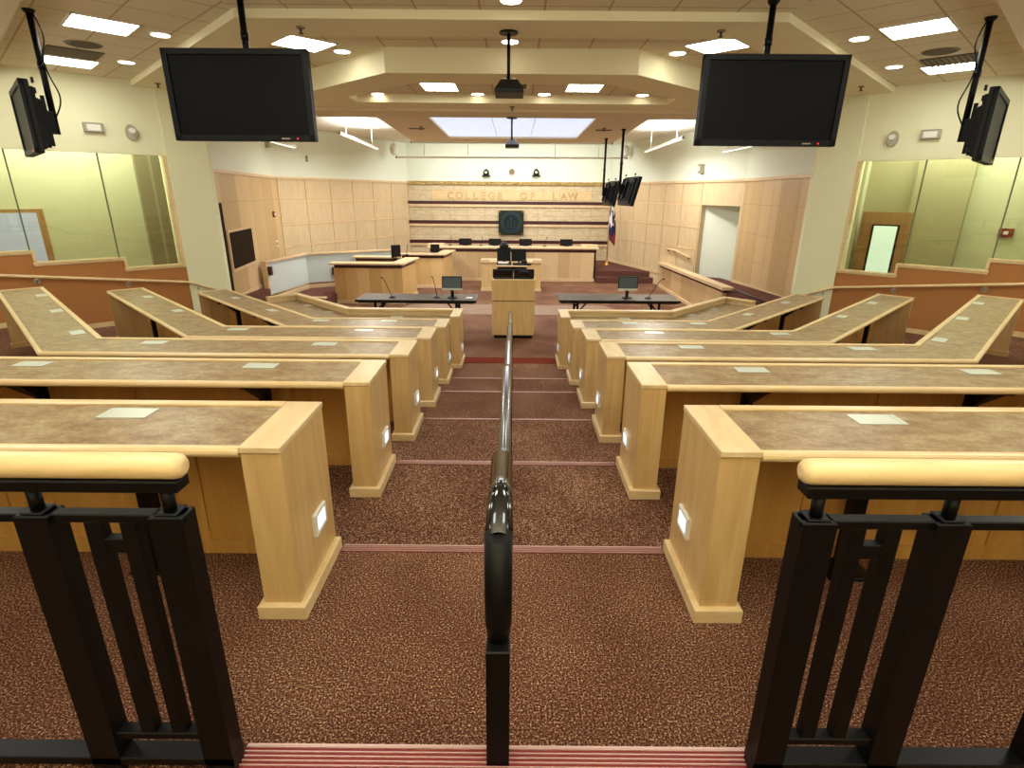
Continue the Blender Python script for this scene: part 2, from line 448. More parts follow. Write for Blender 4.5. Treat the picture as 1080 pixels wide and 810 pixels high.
for i in range(6):
    for s in (-1, 1):
        z = ZF[i]; yn, yfar = YN[i], FAR[i]; d = yfar - yn; six = i == 5
        hh = 0.974 if six else H
        t = thing('tiered_desk', (s * (A + PW / 2), (yn + yfar) / 2, z), DESK_LABEL[i].format(s=SIDE[s]), 'desk', 'tiered desk rows')
        # pedestal at the aisle
        p = MB(); p.box(s * (A + 0.004), s * (A + PW - 0.004), yn + 0.004, yfar - 0.004, z, z + hh - 0.03)
        ped = p.build('pedestal', M['maple'], t)
        p = MB(); p.box(s * A, s * (A + PW + (0.10 if six else 0)), yn - 0.004, yfar, z + hh - 0.03, z + hh, 0, 0.004) if not six else \
            p.box(s * A, s * (A + PW), yn - 0.004, yfar, z + hh - 0.03, z + hh, 0, 0.004)
        p.build('pedestal_cap', M['maple_cap'], ped)
        p = MB(); p.box(s * (A - 0.024), s * (A + PW + 0.02), yn - 0.024, yfar - 0.002, z, z + 0.075, 0, 0.005)
        p.build('base_trim', M['maple_x'], ped)
        p = MB(); yc = yn + 0.31
        p.box(s * (A + 0.004), s * (A - 0.014), yc - 0.075, yc + 0.075, z + 0.262, z + 0.385, 0, 0.005)
        p.box(s * (A - 0.012), s * (A - 0.017), yc - 0.05, yc + 0.05, z + 0.29, z + 0.36, 1)
        p.build('step_light', [M['white_plastic'], M['step_glow']], ped)
        # front edge polyline from pedestal to wing end
        x0 = s * (A + PW); L = WEND[i] - CX[i]
        line = [(x0, yfar), (s * CX[i], yfar), (s * WEND[i], yfar + L)]
        sd = -1 if s > 0 else 1
        sd = -sd if (Vector((0, -1)).dot(Vector((-(line[1][1] - line[0][1]), (line[1][0] - line[0][0])))) * sd < 0) else sd
        ztop = z + 0.85
        b = MB(); b.sweep(line, [(0.02, ztop - 0.035), (d - 0.02, ztop - 0.035), (d - 0.02, ztop), (0.02, ztop)], sd)
        b.build('desktop', M['laminate'], t)
        b = MB()
        b.sweep(line, [(d - 0.03, ztop - 0.042)] + arc(d - 0.012, ztop - 0.02, 0.022, -PI / 2, PI / 2, 6) + [(d - 0.03, ztop + 0.002)], sd)
        b.build('near_edge_trim', M['maple_x'], t)
        b = MB()
        if six:
            b.sweep(line, [(0, z + hh - 0.035), (0.125, z + hh - 0.035), (0.125, z + hh), (0, z + hh)], sd)
            b.sweep(line, [(0.01, ztop - 0.03), (0.085, ztop - 0.03), (0.085, z + hh - 0.035), (0.01, z + hh - 0.035)], sd)
            b.build('raised_ledge', M['maple_x'], t)
        else:
            b.sweep(line, [(0, ztop - 0.045), (0.052, ztop - 0.045), (0.052, ztop + 0.008), (0.044, ztop + 0.012), (0.006, ztop + 0.012), (0, ztop + 0.006)], sd)
            b.build('front_edge_trim', M['maple_x'], t)
        # modesty panel with stiles and toe board
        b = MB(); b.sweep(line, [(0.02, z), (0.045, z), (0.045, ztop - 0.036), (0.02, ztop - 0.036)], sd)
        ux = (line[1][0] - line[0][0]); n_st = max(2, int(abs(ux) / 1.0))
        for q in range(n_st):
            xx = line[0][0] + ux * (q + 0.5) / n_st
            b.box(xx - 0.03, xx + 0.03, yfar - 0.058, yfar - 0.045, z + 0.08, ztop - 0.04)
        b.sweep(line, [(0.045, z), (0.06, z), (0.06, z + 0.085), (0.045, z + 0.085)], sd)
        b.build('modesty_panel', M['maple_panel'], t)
        # end panel and end trim on the wing
        e = Vector(line[2]); u = Vector((s, 1)).normalized(); w = Vector((-s, 1)).normalized() * -1
        w = Vector((s, -1)).normalized()               # square to the wing, towards the seats
        if w.dot(Vector((s, -1))) < 0: w = -w
        e0 = e; e1 = e + w * d
        b = MB(); b.prism([e0 - u * 0.035, e1 - u * 0.035, e1, e0], z, (z + hh - 0.035) if six else ztop - 0.03)
        b.prism([e0 - w * 0.0 - u * 0.05, e1 + w * 0.02 - u * 0.05, e1 + w * 0.02 + u * 0.02, e0 + u * 0.02], z, z + 0.075)
        b.build('end_panel', M['maple'], t)
        b = MB()
        if six: b.prism([e0 - u * 0.11, e1 - w * .0 - u * 0.11, e1 + u * 0.005, e0 + u * 0.005], z + hh - 0.035, z + hh + 0.0005); b.prism([e0 - u * 0.07, e1 - u * 0.07, e1, e0], ztop - 0.02, z + hh - 0.036)
        else: b.prism([e0 - u * 0.045, e1 - u * 0.045 + w * 0.01, e1 + w * 0.01, e0], ztop - 0.045, ztop + 0.0125)
        b.build('end_trim', M['maple_x'], t)
        # outlet plates and the black legs beneath them
        spots = [(s * px_, yfar - (0.155 if not six else 0.235), 0.0) for px_ in plates[i]] + [(s * a_, b_, s * PI / 4) for a_, b_ in wplates[i]]
        if six: spots = [(s * 2.13, yfar - 0.235, 0.0)] + [(s * a_, b_, s * PI / 4) for a_, b_ in wplates[5]]
        for (qx, qy, an) in spots:
            T = rotz(an, (qx, qy, 0))
            b = MB(); b.box(qx - 0.115, qx + 0.115, qy - 0.06, qy + 0.06, ztop, ztop + 0.004, 0, 0.0015)
            b.box(qx + 0.085 * s, qx + 0.09 * s, qy - 0.055, qy + 0.055, ztop + 0.004, ztop + 0.0055)
            b.xf(T)
            b.build('outlet_plate', M['plate'], t)
            b = MB(); b.box(qx - 0.035, qx + 0.035, qy - 0.03, qy + 0.03, z + 0.006, ztop - 0.036)
            b.box(qx - 0.11, qx + 0.11, qy - 0.10, qy + 0.08, z, z + 0.02, 0, 0.004)
            b.box(qx - 0.02, qx + 0.02, qy - 0.30, qy + 0.06, ztop - 0.075, ztop - 0.036)
            b.hexa([(qx - .012, qy - .03, ztop - .26), (qx + .012, qy - .03, ztop - .26), (qx + .012, qy - .02, ztop - .26), (qx - .012, qy - .02, ztop - .26)],
                   [(qx - .07, qy - .27, ztop - .05), (qx + .07, qy - .27, ztop - .05), (qx + .07, qy - .02, ztop - .05), (qx - .07, qy - .02, ztop - .05)])
            b.xf(T)
            b.build('leg', M['black_metal'], t)

# ------------------------------------------------------------------ near guard railings
def railing(s):
    Y = 1.22; z0 = 0.2
    t = thing('guard_railing', (s * 1.2, Y, z0), 'black steel guard railing with round maple cap at the bottom %s corner' % SIDE[s], 'railing', 'guard railings beside the aisle')
    xe = 0.77; far = 3.4
    posts = [0.815, 1.15, 1.62, 2.6]
    for q, px_ in enumerate(posts):
        b = MB(); b.box(s * (px_ - 0.043), s * (px_ + 0.043), Y - 0.03, Y + 0.03, z0, 1.085, 0, 0.004)
        b.tube([(s * px_, Y, 1.085), (s * px_, Y, 1.15)], 0.016, 10)
        b.box(s * (px_ - 0.028), s * (px_ + 0.028), Y - 0.026, Y + 0.026, 1.085, 1.092, 0, 0.003)
        b.build('post', M['black_metal'], t)
    b = MB(); b.box(s * xe, s * far, Y - 0.018, Y + 0.018, 1.06, 1.085, 0, 0.003); b.build('top_rail', M['black_metal'], t)
    b = MB(); b.box(s * xe, s * far, Y - 0.03, Y + 0.03, 0.232, 0.262, 0, 0.003)
    b.build('bottom_rail', M['black_metal'], t)
    b = MB(); b.box(s * posts[0], s * posts[1], Y - 0.02, Y + 0.02, 0.325, 0.35, 0, 0.003); b.build('bottom_rail', M['black_metal'], t)
    for px_ in (0.922, 1.012):
        b = MB(); b.box(s * (px_ - 0.02), s * (px_ + 0.02), Y - 0.016, Y + 0.016, 0.345, 1.062, 0, 0.003); b.build('baluster', M['black_metal'], t)
    b = MB(); b.box(s * 0.94, s * 0.994, Y - 0.014, Y + 0.014, 0.968, 1.012, 0, 0.003); b.build('connector_block', M['black_metal'], t)
    b = MB(); b.box(s * (xe - 0.0), s * far, Y - 0.026, Y + 0.026, 1.15, 1.183, 0, 0.004); b.build('support_bar', M['black_metal'], t)
    r = 0.033; zc = 1.214
    prof = [(xe - 0.016, 0.012), (xe - 0.012, 0.022), (xe - 0.003, 0.030), (xe + 0.010, r), (far, r)]
    b = MB(); b.tube([(s * a, Y, zc) for a, _ in prof], [q for _, q in prof], 20); b.build('handrail_cap', M['maple_x'], t)
for s in (-1, 1): railing(s)

# ------------------------------------------------------------------ stair handrail in the aisle
t = thing('stair_handrail', (0.012, 1.3, 0.2), 'black glossy pipe handrail stepping down the middle of the aisle', 'handrail')
X = 0.012
def bend(pts, k=3, rad=0.07):
    pts = [Vector(p) for p in pts]; out = [pts[0]]
    for i in range(1, len(pts) - 1):
        p0, p1, p2 = pts[i - 1], pts[i], pts[i + 1]
        a = p1 + (p0 - p1).normalized() * min(rad, (p0 - p1).length / 2.1); c = p1 + (p2 - p1).normalized() * min(rad, (p2 - p1).length / 2.1)
        for j in range(k + 1):
            u = j / k; out.append(a * (1 - u) ** 2 + p1 * 2 * u * (1 - u) + c * u * u)
    out.append(pts[-1]); return out
rail = [(X, 1.30, 0.62), (X, 1.30, 0.95), (X, 1.77, 0.95), (X, 2.2, 0.75), (X, 3.52, 0.75), (X, 4.16, 0.55), (X, 4.97, 0.55), (X, 5.74, 0.35), (X, 6.5, 0.35), (X, 7.4, 0.15), (X, 8.25, 0.15), (X, 8.25, -0.15)]
b = MB(); b.tube([(X, 1.285, 0.95), (X, 1.79, 0.95)], 0.039, 20); b.tube(bend([(X, 1.70, 0.95)] + rail[2:], 4, 0.05), 0.031, 16); b.build('pipe', M['black_gloss'], t)
b = MB(); b.tube([(X, 1.283, 0.62), (X, 1.283, 0.70), (X, 1.283, 0.982)], [0.03, 0.039, 0.039], 20); b.build('end_return', M['black_metal'], t)
for (py, pz, pt) in ((1.25, 0.2, 0.64), (2.9, -0.2, 0.73), (4.6, -0.4, 0.53), (6.1, -0.6, 0.34), (8.25, -1.0, -0.14)):
    b = MB(); b.box(X - 0.034, X + 0.034, py - 0.03, py + 0.03, pz - 0.02 if py > 2 else 0.0, pt, 0, 0.004); b.build('post', M['black_metal'], t)

# ------------------------------------------------------------------ angled side walls with stepped glazing
def wallpt(s, u, o=0.0):
    """u = y on the wall line |x|+y=K, o = offset towards the room"""
    return (s * (K - u - o / S2), u - o / S2)
SILL = [(4.0, 1.92 + 0.0), (5.75, 1.47), (7.72, 1.06), (8.75, 0.86), (9.74, 0.655), (10.67, 0.46), (11.43, 0.46)]
for s in (-1, 1):
    nm = SIDE[s]
    segs = [(7.0, 8.72, 1.06), (8.72, 9.74, 0.86), (9.74, 10.67, 0.655), (10.67, 11.40, 0.455)]
    wl = MB()
    for a, bb, zt in segs: wl.prism([wallpt(s, a), wallpt(s, bb), wallpt(s, bb, -0.18), wallpt(s, a, -0.18)], -1.3, zt - 0.03)
    struct('wall_' + nm, wl, M['rust'])
    up = MB(); up.prism([wallpt(s, 7.0), wallpt(s, 11.40), wallpt(s, 11.40, -0.18), wallpt(s, 7.0, -0.18)], 2.515, 3.75)
    struct('wall_' + nm, up, M['cream'])
    sl = MB()
    for a, bb, zt in segs:
        sl.prism([wallpt(s, a - 0.01, 0.03), wallpt(s, bb + 0.01, 0.03), wallpt(s, bb + 0.01, -0.2), wallpt(s, a - 0.01, -0.2)], zt - 0.03, zt)
        sl.prism([wallpt(s, a, 0.015), wallpt(s, bb, 0.015), wallpt(s, bb, 0.0), wallpt(s, a, 0.0)], zt - 0.06, zt - 0.03)
    for (a, z1, z2) in ((8.72, 0.86, 1.06), (9.74, 0.655, 0.86), (10.67, 0.455, 0.655)):
        sl.prism([wallpt(s, a, 0.02), wallpt(s, a + 0.03, 0.02), wallpt(s, a + 0.03, -0.19), wallpt(s, a, -0.19)], z1, z2)
    struct('trim_3', sl, M['maple_x'])
    hd = MB(); hd.prism([wallpt(s, 7.0, 0.02), wallpt(s, 11.42, 0.02), wallpt(s, 11.42, -0.1), wallpt(s, 7.0, -0.1)], 2.485, 2.52)
    hd.prism([wallpt(s, 7.0, 0.01), wallpt(s, 11.42, 0.01), wallpt(s, 11.42, -0.02), wallpt(s, 7.0, -0.02)], 2.535, 2.55, 0)
    struct('trim_4', hd, M['cream'])
    jb = MB(); jb.prism([wallpt(s, 11.36, 0.02), wallpt(s, 11.44, 0.02), wallpt(s, 11.44, -0.18), wallpt(s, 11.36, -0.18)], 0.455, 2.49)
    struct('trim_5', jb, M['maple_x'])
    # three butt-jointed panes
    for n_, (a, bb) in enumerate(((7.0, 8.66), (8.67, 9.73), (9.735, 10.63), (10.635, 11.36))):
        zb = [1.06, 0.86, 0.655, 0.455][n_]
        gl = MB(); gl.prism([wallpt(s, a, -0.09), wallpt(s, bb, -0.09), wallpt(s, bb, -0.102), wallpt(s, a, -0.102)], zb, 2.49)
        struct('window_%d' % (n_ + 1), gl, M['glass'])
    jn = MB()
    for a, zb in ((8.66, 0.86), (9.73, 0.655), (10.63, 0.455)): jn.prism([wallpt(s, a - 0.002, -0.086), wallpt(s, a + 0.014, -0.086), wallpt(s, a + 0.014, -0.106), wallpt(s, a - 0.002, -0.106)], zb, 2.49)
    struct('trim_19', jn, M['sealant'])
    # base board on each tier
    bs = MB()
    for i, (a, bb, zt) in enumerate(((7.0, 8.69, 0.0 - .2 + .0), (8.69, 9.665, -0.4), (9.665, 10.63, -0.6), (10.63, 11.42, -0.8))):
        bs.prism([wallpt(s, a, 0.018), wallpt(s, bb, 0.018), wallpt(s, bb, 0.0), wallpt(s, a, 0.0)], zt, zt + 0.085)
    struct('baseboard_' + nm, bs, M['maple_x'])
    # cream pier
    pier = MB(); pier.prism([wallpt(s, 11.40, 0.03), wallpt(s, 11.92, 0.03), wallpt(s, 12.02, -0.22), wallpt(s, 11.40, -0.5)], -1.3, 3.75)
    struct('wall_' + nm + '_pier', pier, M['column'])
    # outer side walls and what stands behind the glass
    ow = MB(); ow.box(s * 11, s * 11.15, -3, 7.02, -0.2, 3.75); struct('wall_' + nm, ow, M['cream'])

# corridor walls behind the glass
def cor(s, u, o): return (s * (20.5 - u - o / S2), u - o / S2)
def slab(s, u0, u1, z0, z1, o=0.0, th=0.1): return MB().prism([cor(s, u0, o), cor(s, u1, o), cor(s, u1, o - th), cor(s, u0, o - th)], z0, z1)
for s in (-1, 1):
    if s < 0:
        struct('wall_corridor_left', slab(s, 8.0, 12.52, -1, 3.4), M['green_wall'])
        struct('wall_corridor_left', slab(s, 12.52, 13.25, -1, 3.4, 0.15, 0.2), M['grey_block'])
        fr = slab(s, 9.9, 11.33, -0.6, 1.5, 0.03, 0.05); struct('trim_6', fr, M['door_wood'])
        struct('window_5', slab(s, 9.9, 11.25, -0.5, 1.43, 0.045, 0.02), M['blue_pane'])
    else:
        struct('wall_corridor_right', slab(s, 8.0, 11.5, -1, 3.4, 0.0), M['green_wall'])
        struct('wall_corridor_right', slab(s, 11.5, 12.15, -1, 3.4, 0.25, 0.3), M['green_dark'])
        struct('wall_corridor_right', slab(s, 12.15, 12.78, -1, 3.4, 0.05), M['green_dark'])
        struct('wall_corridor_right', slab(s, 12.78, 12.98, -1, 3.4, 0.3, 0.3), M['green_wall'])
        struct('wall_corridor_right', slab(s, 12.98, 13.25, -1, 3.4, 0.35, 0.3), M['door_wood'])
        struct('trim_7', slab(s, 12.08, 12.72, -0.6, 1.55, 0.32, 0.06), M['door_wood'])
        struct('door_1', slab(s, 12.14, 12.68, -0.6, 1.5, 0.335, 0.03), M['door_wood'])
        struct('window_6', slab(s, 12.20, 12.56, -0.2, 1.30, 0.345, 0.02), M['black_plastic'])
        struct('window_7', slab(s, 12.23, 12.53, -0.17, 1.27, 0.352, 0.02), M['pane_glow'])
        t = thing('fire_alarm_pull', tuple(cor(1, 11.02, 0.03)) + (1.2,), 'small red fire alarm box on the green wall behind the right glass', 'fire alarm')
        b = MB(); b.prism([cor(1, 10.94, 0.05), cor(1, 11.1, 0.05), cor(1, 11.1, 0.0), cor(1, 10.94, 0.0)], 1.14, 1.3, 0); b.build('case', M['red_plastic'], t)
        b = MB(); b.prism([cor(1, 10.995, 0.06), cor(1, 11.045, 0.06), cor(1, 11.045, 0.05), cor(1, 10.995, 0.05)], 1.19, 1.25, 0); b.build('pull_handle', M['white_plastic'], t)
    cf = MB(); cf.prism([wallpt(s, 7.0, -0.19), wallpt(s, 12.1, -0.19), cor(s, 13.2, 0), cor(s, 8, 0)], -1.0, -0.9); struct('floor', cf, M['carpet_grey'])
    cc = MB(); cc.prism([wallpt(s, 7.0, -0.19), wallpt(s, 12.1, -0.19), cor(s, 13.2, 0), cor(s, 8, 0)], 3.3, 3.4); struct('ceiling', cc, M['white_ceil'])

# ------------------------------------------------------------------ ceiling
ct = MB(); ct.prism([(-3.0, -3), (3.0, -3), (3.0, 7.0), (6.9, 11.2), (6.2, 13.2), (-6.2, 13.2), (-6.9, 11.2), (-3.0, 7.0)], 3.72, 3.85)
struct('ceiling', ct, M['tile'])
for s in (-1, 1):
    ca = MB(); ca.prism([(s * 3.0, -3), (s * 3.0, 7.0), (s * 6.9, 11.2), (s * 11.2, 7.2), (s * 11.2, -3)], 3.72, 3.85); struct('ceiling', ca, M['tile45'])
cw = MB(); cw.box(-7.8, 7.8, 13.2, 24.6, 3.72, 3.85); struct('ceiling', cw, M['white_ceil'])
for s in (-1, 1):
    bh = MB(); bh.prism([(s * 3.4, 4.85), (s * 8.3, 9.75), (s * 11.1, 7.0), (s * 11.1, 4.85)], 3.5, 3.74); struct('ceiling_soffit', bh, M['soffit'])
# ring beam
bm_ = MB(); bm_.sweep([(-7.0, 11.3), (-3.0, 6.95), (3.0, 6.95), (7.0, 11.3)], [(0, 3.63), (0.72, 3.63), (0.72, 3.74), (0, 3.74)], 1)
struct('ceiling_beam', bm_, M['beam'])
# dropped soffit with a tiled recess, mitred front face
def soffit():
    outer = [(-6.3, 13.0), (-6.2, 12.95), (-1.74, 8.59), (1.74, 8.59), (6.2, 12.95), (6.3, 13.0)]
    inn = [(-2.82, 11.22), (-2.82, 10.62), (-1.5, 9.35), (1.5, 9.35), (2.82, 10.62), (2.82, 11.22)]
    b = MB()
    b.prism([(-1.74, 8.59), (1.74, 8.59), (1.5, 9.35), (-1.5, 9.35)], 3.41, 3.74)
    for s in (-1, 1):
        b.prism([(s * 1.74, 8.59), (s * 6.2, 12.95), (s * 2.82, 10.62), (s * 1.5, 9.35)], 3.41, 3.74)
        b.prism([(s * 6.2, 12.95), (s * 2.82, 12.95), (s * 2.82, 10.62)], 3.41, 3.74)
    b.box(-2.82, 2.82, 11.22, 12.0, 3.41, 3.74)
    return b
struct('ceiling_soffit', soffit(), M['beam'])
rc = MB(); rc.prism([(-2.83, 11.23), (-2.83, 10.6), (-1.5, 9.33), (1.5, 9.33), (2.83, 10.6), (2.83, 11.23)], 3.54, 3.6); struct('ceiling', rc, M['tile'])
cl = MB(); cl.prism([(-6.2, 11.95), (6.2, 11.95), (6.2, 12.92), (2.87, 12.92), (3.08, 18.6), (1.82, 18.6), (1.82, 17.35), (1.76, 12.85), (-1.76, 12.85), (-1.82, 17.35), (-1.82, 18.6), (-3.08, 18.6), (-2.87, 12.92), (-6.2, 12.92)], 3.36, 3.62)
cl.prism([(-1.82, 17.35), (1.82, 17.35), (1.82, 18.6), (-1.82, 18.6)], 3.36, 3.62)
struct('ceiling_cloud', cl, M['soffit'])
sk = MB(); sk.prism([(-1.77, 12.84), (1.77, 12.84), (1.83, 17.36), (-1.83, 17.36)], 3.40, 3.43)
struct('window_8', sk, M['sky_panel'])
sf = MB()
for xx in (-0.45, 0.5): sf.box(xx - 0.006, xx + 0.006, 12.86, 17.34, 3.392, 3.40)
struct('trim_8', sf, M['white_plastic'])

# ------------------------------------------------------------------ courtroom end: walls
WA = {-1: [(-6.12, 11.9), (-7.1, 17.7), (-4.28, 24.0)], 1: [(6.12, 11.9), (6.4, 16.2), (3.96, 24.0)]}
ZW = 2.29
for s in (-1, 1):
    nm = SIDE[s]; pts = WA[s]; side = 1 if s < 0 else -1
    a, c_, e = [Vector(q) for q in pts]
    # upper white wall
    up = MB(); up.sweep([tuple(a), tuple(c_), tuple(e)], [(0, ZW), (0.15, ZW), (0.15, 3.75), (0, 3.75)], side); struct('wall_' + nm, up, M['white_wall'])
    # wall A: veneer planks
    lo = MB()
    lo.sweep([tuple(a), tuple(c_)], [(0, -1.3), (0.15, -1.3), (0.15, ZW), (0, ZW)], side); struct('wall_' + nm, lo, M['birch_side'])
    rv = MB()
    dA = (c_ - a).normalized(); nA = Vector((-dA.y, dA.x)) * side * -1
    for zz in (1.63, 0.9, 0.22) if s > 0 else (1.63,):
        rv.prism([a, c_, c_ + nA * 0.002, a + nA * 0.002], zz - 0.006, zz + 0.006)
    L = (c_ - a).length
    for q in range(1, 6):
        pt = a + dA * L * q / 6
        if s > 0: rv.prism([pt - dA * 0.005, pt + dA * 0.005, pt + dA * 0.005 + nA * 0.002, pt - dA * 0.005 + nA * 0.002], -1.2, ZW)
    struct('trim_9', rv, M['reveal'])
    # wall B: square panels with raised horizontal ribs
    dB = (e - c_).normalized(); nB = Vector((-dB.y, dB.x)) * side * -1; LB = (e - c_).length
    wb = MB()
    if s < 0:
        wb.sweep([tuple(c_), tuple(e)], [(0, -1.3), (0.15, -1.3), (0.15, ZW), (0, ZW)], side)
    else:
        d0, d1 = 0.08, 1.86                        # doorway
        P = lambda k: tuple(c_ + dB * k)
        wb.sweep([P(0), P(d0)], [(0, -1.3), (0.15, -1.3), (0.15, ZW), (0, ZW)], side)
        wb.sweep([P(d1), P(LB)], [(0, -1.3), (0.15, -1.3), (0.15, ZW), (0, ZW)], side)
        wb.sweep([P(d0), P(d1)], [(0, 1.57), (0.15, 1.57), (0.15, ZW), (0, ZW)], side)
        rec = MB(); o = -nB
        q0, q1 = c_ + dB * d0, c_ + dB * d1
        rec.prism([q0 + o * 1.3, q1 + o * 0.16, q1 + o * 0.26, q0 + o * 1.4], -1.3, 1.75)
        rec.prism([q0 - dB * 0.05 + o * 0.15, q0 + o * 0.15, q0 + o * 1.4, q0 - dB * 0.05 + o * 1.4], -1.3, 1.75)
        rec.prism([q0 + o * 0.15, q1 + o * 0.15, q1 + o * 0.2, q0 + o * 1.35], 1.58, 1.7)
        struct('door_2', rec, M['white_wall'])
    struct('wall_' + nm, wb, M['birch_grid'])
    rv = MB(); k0 = 1.9 if s > 0 else 0.0
    for zz in (1.59, 0.9, 0.22):
        rv.prism([c_ + dB * k0, e, e + nB * 0.012, c_ + dB * k0 + nB * 0.012], zz - 0.03, zz + 0.03, 0)
    struct('trim_10', rv, M['birch_trim'])
    rv = MB(); nn = 6
    for zz in (1.625, 0.935, 0.255): rv.prism([c_ + dB * k0, e, e + nB * 0.004, c_ + dB * k0 + nB * 0.004], zz - 0.006, zz + 0.006)
    for q in range(0, nn + 1):
        pt = c_ + dB * (k0 + 0.02 + (LB - k0 - .04) * q / nn)
        rv.prism([pt - dB * 0.006, pt + dB * 0.006, pt + dB * 0.006 + nB * 0.013, pt - dB * 0.006 + nB * 0.013], -0.8, ZW)
    struct('trim_11', rv, M['reveal'])
    cap = MB(); cap.sweep([tuple(a), tuple(c_), tuple(e)], [(-0.035, ZW - 0.07), (0.01, ZW - 0.07), (0.01, ZW), (-0.035, ZW)], side); struct('trim_12', cap, M['birch_trim'])
    # sloping base board along the ramp
    z0, z1 = (-0.30, -0.475) if s > 0 else (-0.40, -0.58)
    bb = MB(); nA2 = nA * 0.025
    bb.hexa([tuple(a) + (z0 - 0.05,), tuple(c_) + (z1 - 0.05,), tuple(c_ + nA2) + (z1 - 0.05,), tuple(a + nA2) + (z0 - 0.05,)],
            [tuple(a) + (z0 + 0.03,), tuple(c_) + (z1 + 0.03,), tuple(c_ + nA2) + (z1 + 0.03,), tuple(a + nA2) + (z0 + 0.03,)])
    struct('baseboard_' + nm, bb, M['birch_trim'])
    bb = MB(); bb.prism([c_ + dB * k0, e, e + nB * 0.02, c_ + dB * k0 + nB * 0.02], -0.8, -0.70); struct('baseboard_' + nm, bb, M['birch_trim'])
    if s < 0:
        n2 = nA
        def wa(k, o=0.0): return tuple(a + dA * k + n2 * o)
        wd = MB(); wd.prism([wa(0.62, 0.03), wa(2.5, 0.03), wa(2.5, 0.0), wa(0.62, 0.0)], 0.14, 1.04); struct('trim_13', wd, M['birch_trim'])
        wd = MB(); wd.prism([wa(0.68, 0.035), wa(2.44, 0.035), wa(2.44, 0.005), wa(0.68, 0.005)], 0.2, 0.99); struct('window_9', wd, M['dark_void'])
        wd = MB(); wd.prism([wa(0.1, 0.03), wa(0.48, 0.03), wa(0.48, 0.0), wa(0.1, 0.0)], -0.5, 1.62); struct('door_3', wd, M['dark_void'])

# back wall with bands
bk = MB(); bk.box(-4.6, 4.3, 24.0, 24.15, ZW, 3.75); struct('wall_back', bk, M['white_wall'])
bk = MB(); bk.box(-4.6, 4.3, 24.0, 24.15, -1.2, ZW); struct('wall_back', bk, M['stone'])
jt = MB()
for q in range(0, 10):
    xx = -3.33 + 6.57 * q / 9.0
    jt.box(xx - 0.007, xx + 0.007, 23.994, 24.0, -0.8, 2.16)
for zz in (1.97, 1.2, 0.98, 0.43, 0.2, -0.3, -0.5): jt.box(-4.28, 3.96, 23.995, 24.0, zz - 0.006, zz + 0.006)
struct('trim_14', jt, M['reveal'])
bd = MB()
for za, zb in ((1.43, 1.55), (0.655, 0.785), (-0.13, 0.0)): bd.box(-4.3, 3.98, 23.93, 24.0, za, zb)
struct('trim_15', bd, M['burgundy'])
bd = MB()
for za in (1.43, 0.655, -0.13): bd.box(-4.3, 3.98, 23.94, 24.0, za - 0.10, za); 
struct('trim_16', bd, M['birch_trim'])
fz = MB(); fz.box(-4.3, 3.98, 23.92, 24.0, 2.19, 2.315); struct('trim_17', fz, M['frieze'])
lp = MB()
for q in range(10):
    w = 6.57 / 10; xx = -3.33 + q * w; lp.box(xx + 0.008, xx + w - 0.008, 23.975, 24.0, 1.60, 1.965)
struct('trim_18', lp, M['letter_panel'])
# room shell behind the camera
sh = MB(); sh.box(-11.15, 11.15, -3.15, -3.0, -0.2, 3.85); struct('wall_rear', sh, M['cream'])

# engraved letters
letters = [('C', 475.5), ('O', 484.5), ('L', 493), ('L', 501.5), ('E', 510), ('G', 518.5), ('E', 527.5), ('O', 552.5), ('F', 561.7), ('L', 585), ('A', 595), ('W', 604.5)]
t = thing('wall_lettering', (-0.03, 23.97, 1.6), 'engraved wide-spaced words COLLEGE OF LAW across the back wall panels', 'lettering')
for ch, uu in letters:
    cu = bpy.data.curves.new('letter', 'FONT'); cu.body = ch; cu.size = 0.38 * U; cu.align_x = 'CENTER'; cu.fill_mode = 'NONE'; cu.bevel_depth = 0.0055; cu.bevel_resolution = 1; cu.resolution_u = 5
    o = bpy.data.objects.new('letter', cu); COL.objects.link(o)
    bpy.context.view_layer.update()
    me = bpy.data.meshes.new_from_object(o.evaluated_get(bpy.context.evaluated_depsgraph_get()))
    bpy.data.objects.remove(o); bpy.data.curves.remove(cu)
    xx = -2.68 + (uu - 472) * 0.0388
    me.transform(Matrix.Translation(Vector((xx, 23.972, 1.635)) * U - BASE[t.name]) @ Matrix.Rotation(PI / 2, 4, 'X'))
    me.materials.clear(); me.materials.append(M['ink'])
    o = bpy.data.objects.new('letter', me); COL.objects.link(o); o.parent = t

# seal plaque
t = thing('seal_plaque', (-0.06, 23.93, 0.24), 'square dark bronze plaque with a round blue-green seal on the back wall', 'plaque')
b = MB(); b.box(-0.58, 0.46, 23.86, 23.95, 0.24, 1.2, 0, 0.015); pl = b.build('plate', M['bronze'], t)
def disc(mb, r0, r1, y0, y1, n=40, cx=-0.06, cz=0.72):
    vs = []; fs = []
    for k in range(n):
        a = 2 * PI * k / n; cs, sn = math.cos(a), math.sin(a)
        vs += [(cx + r0 * cs, y1, cz + r0 * sn), (cx + r1 * cs, y1, cz + r1 * sn), (cx + r0 * cs, y0, cz + r0 * sn), (cx + r1 * cs, y0, cz + r1 * sn)]
    for k in range(n):
        a = 4 * k; c2 = 4 * ((k + 1) % n)
        fs += [[a, a + 1, c2 + 1, c2], [a + 2, c2 + 2, c2 + 3, a + 3], [a + 1, a + 3, c2 + 3, c2 + 1], [a, c2, c2 + 2, a + 2]]
    mb.add(vs, fs)
b = MB(); disc(b, 0.30, 0.44, 23.86, 23.82); disc(b, 0.32, 0.34, 23.82, 23.80)
for k in range(20):
    a = 2 * PI * k / 20; b.box(-0.06 + 0.385 * math.cos(a) - 0.016, -0.06 + 0.385 * math.cos(a) + 0.016, 23.805, 23.83, 0.72 + 0.385 * math.sin(a) - 0.022, 0.72 + 0.385 * math.sin(a) + 0.022)
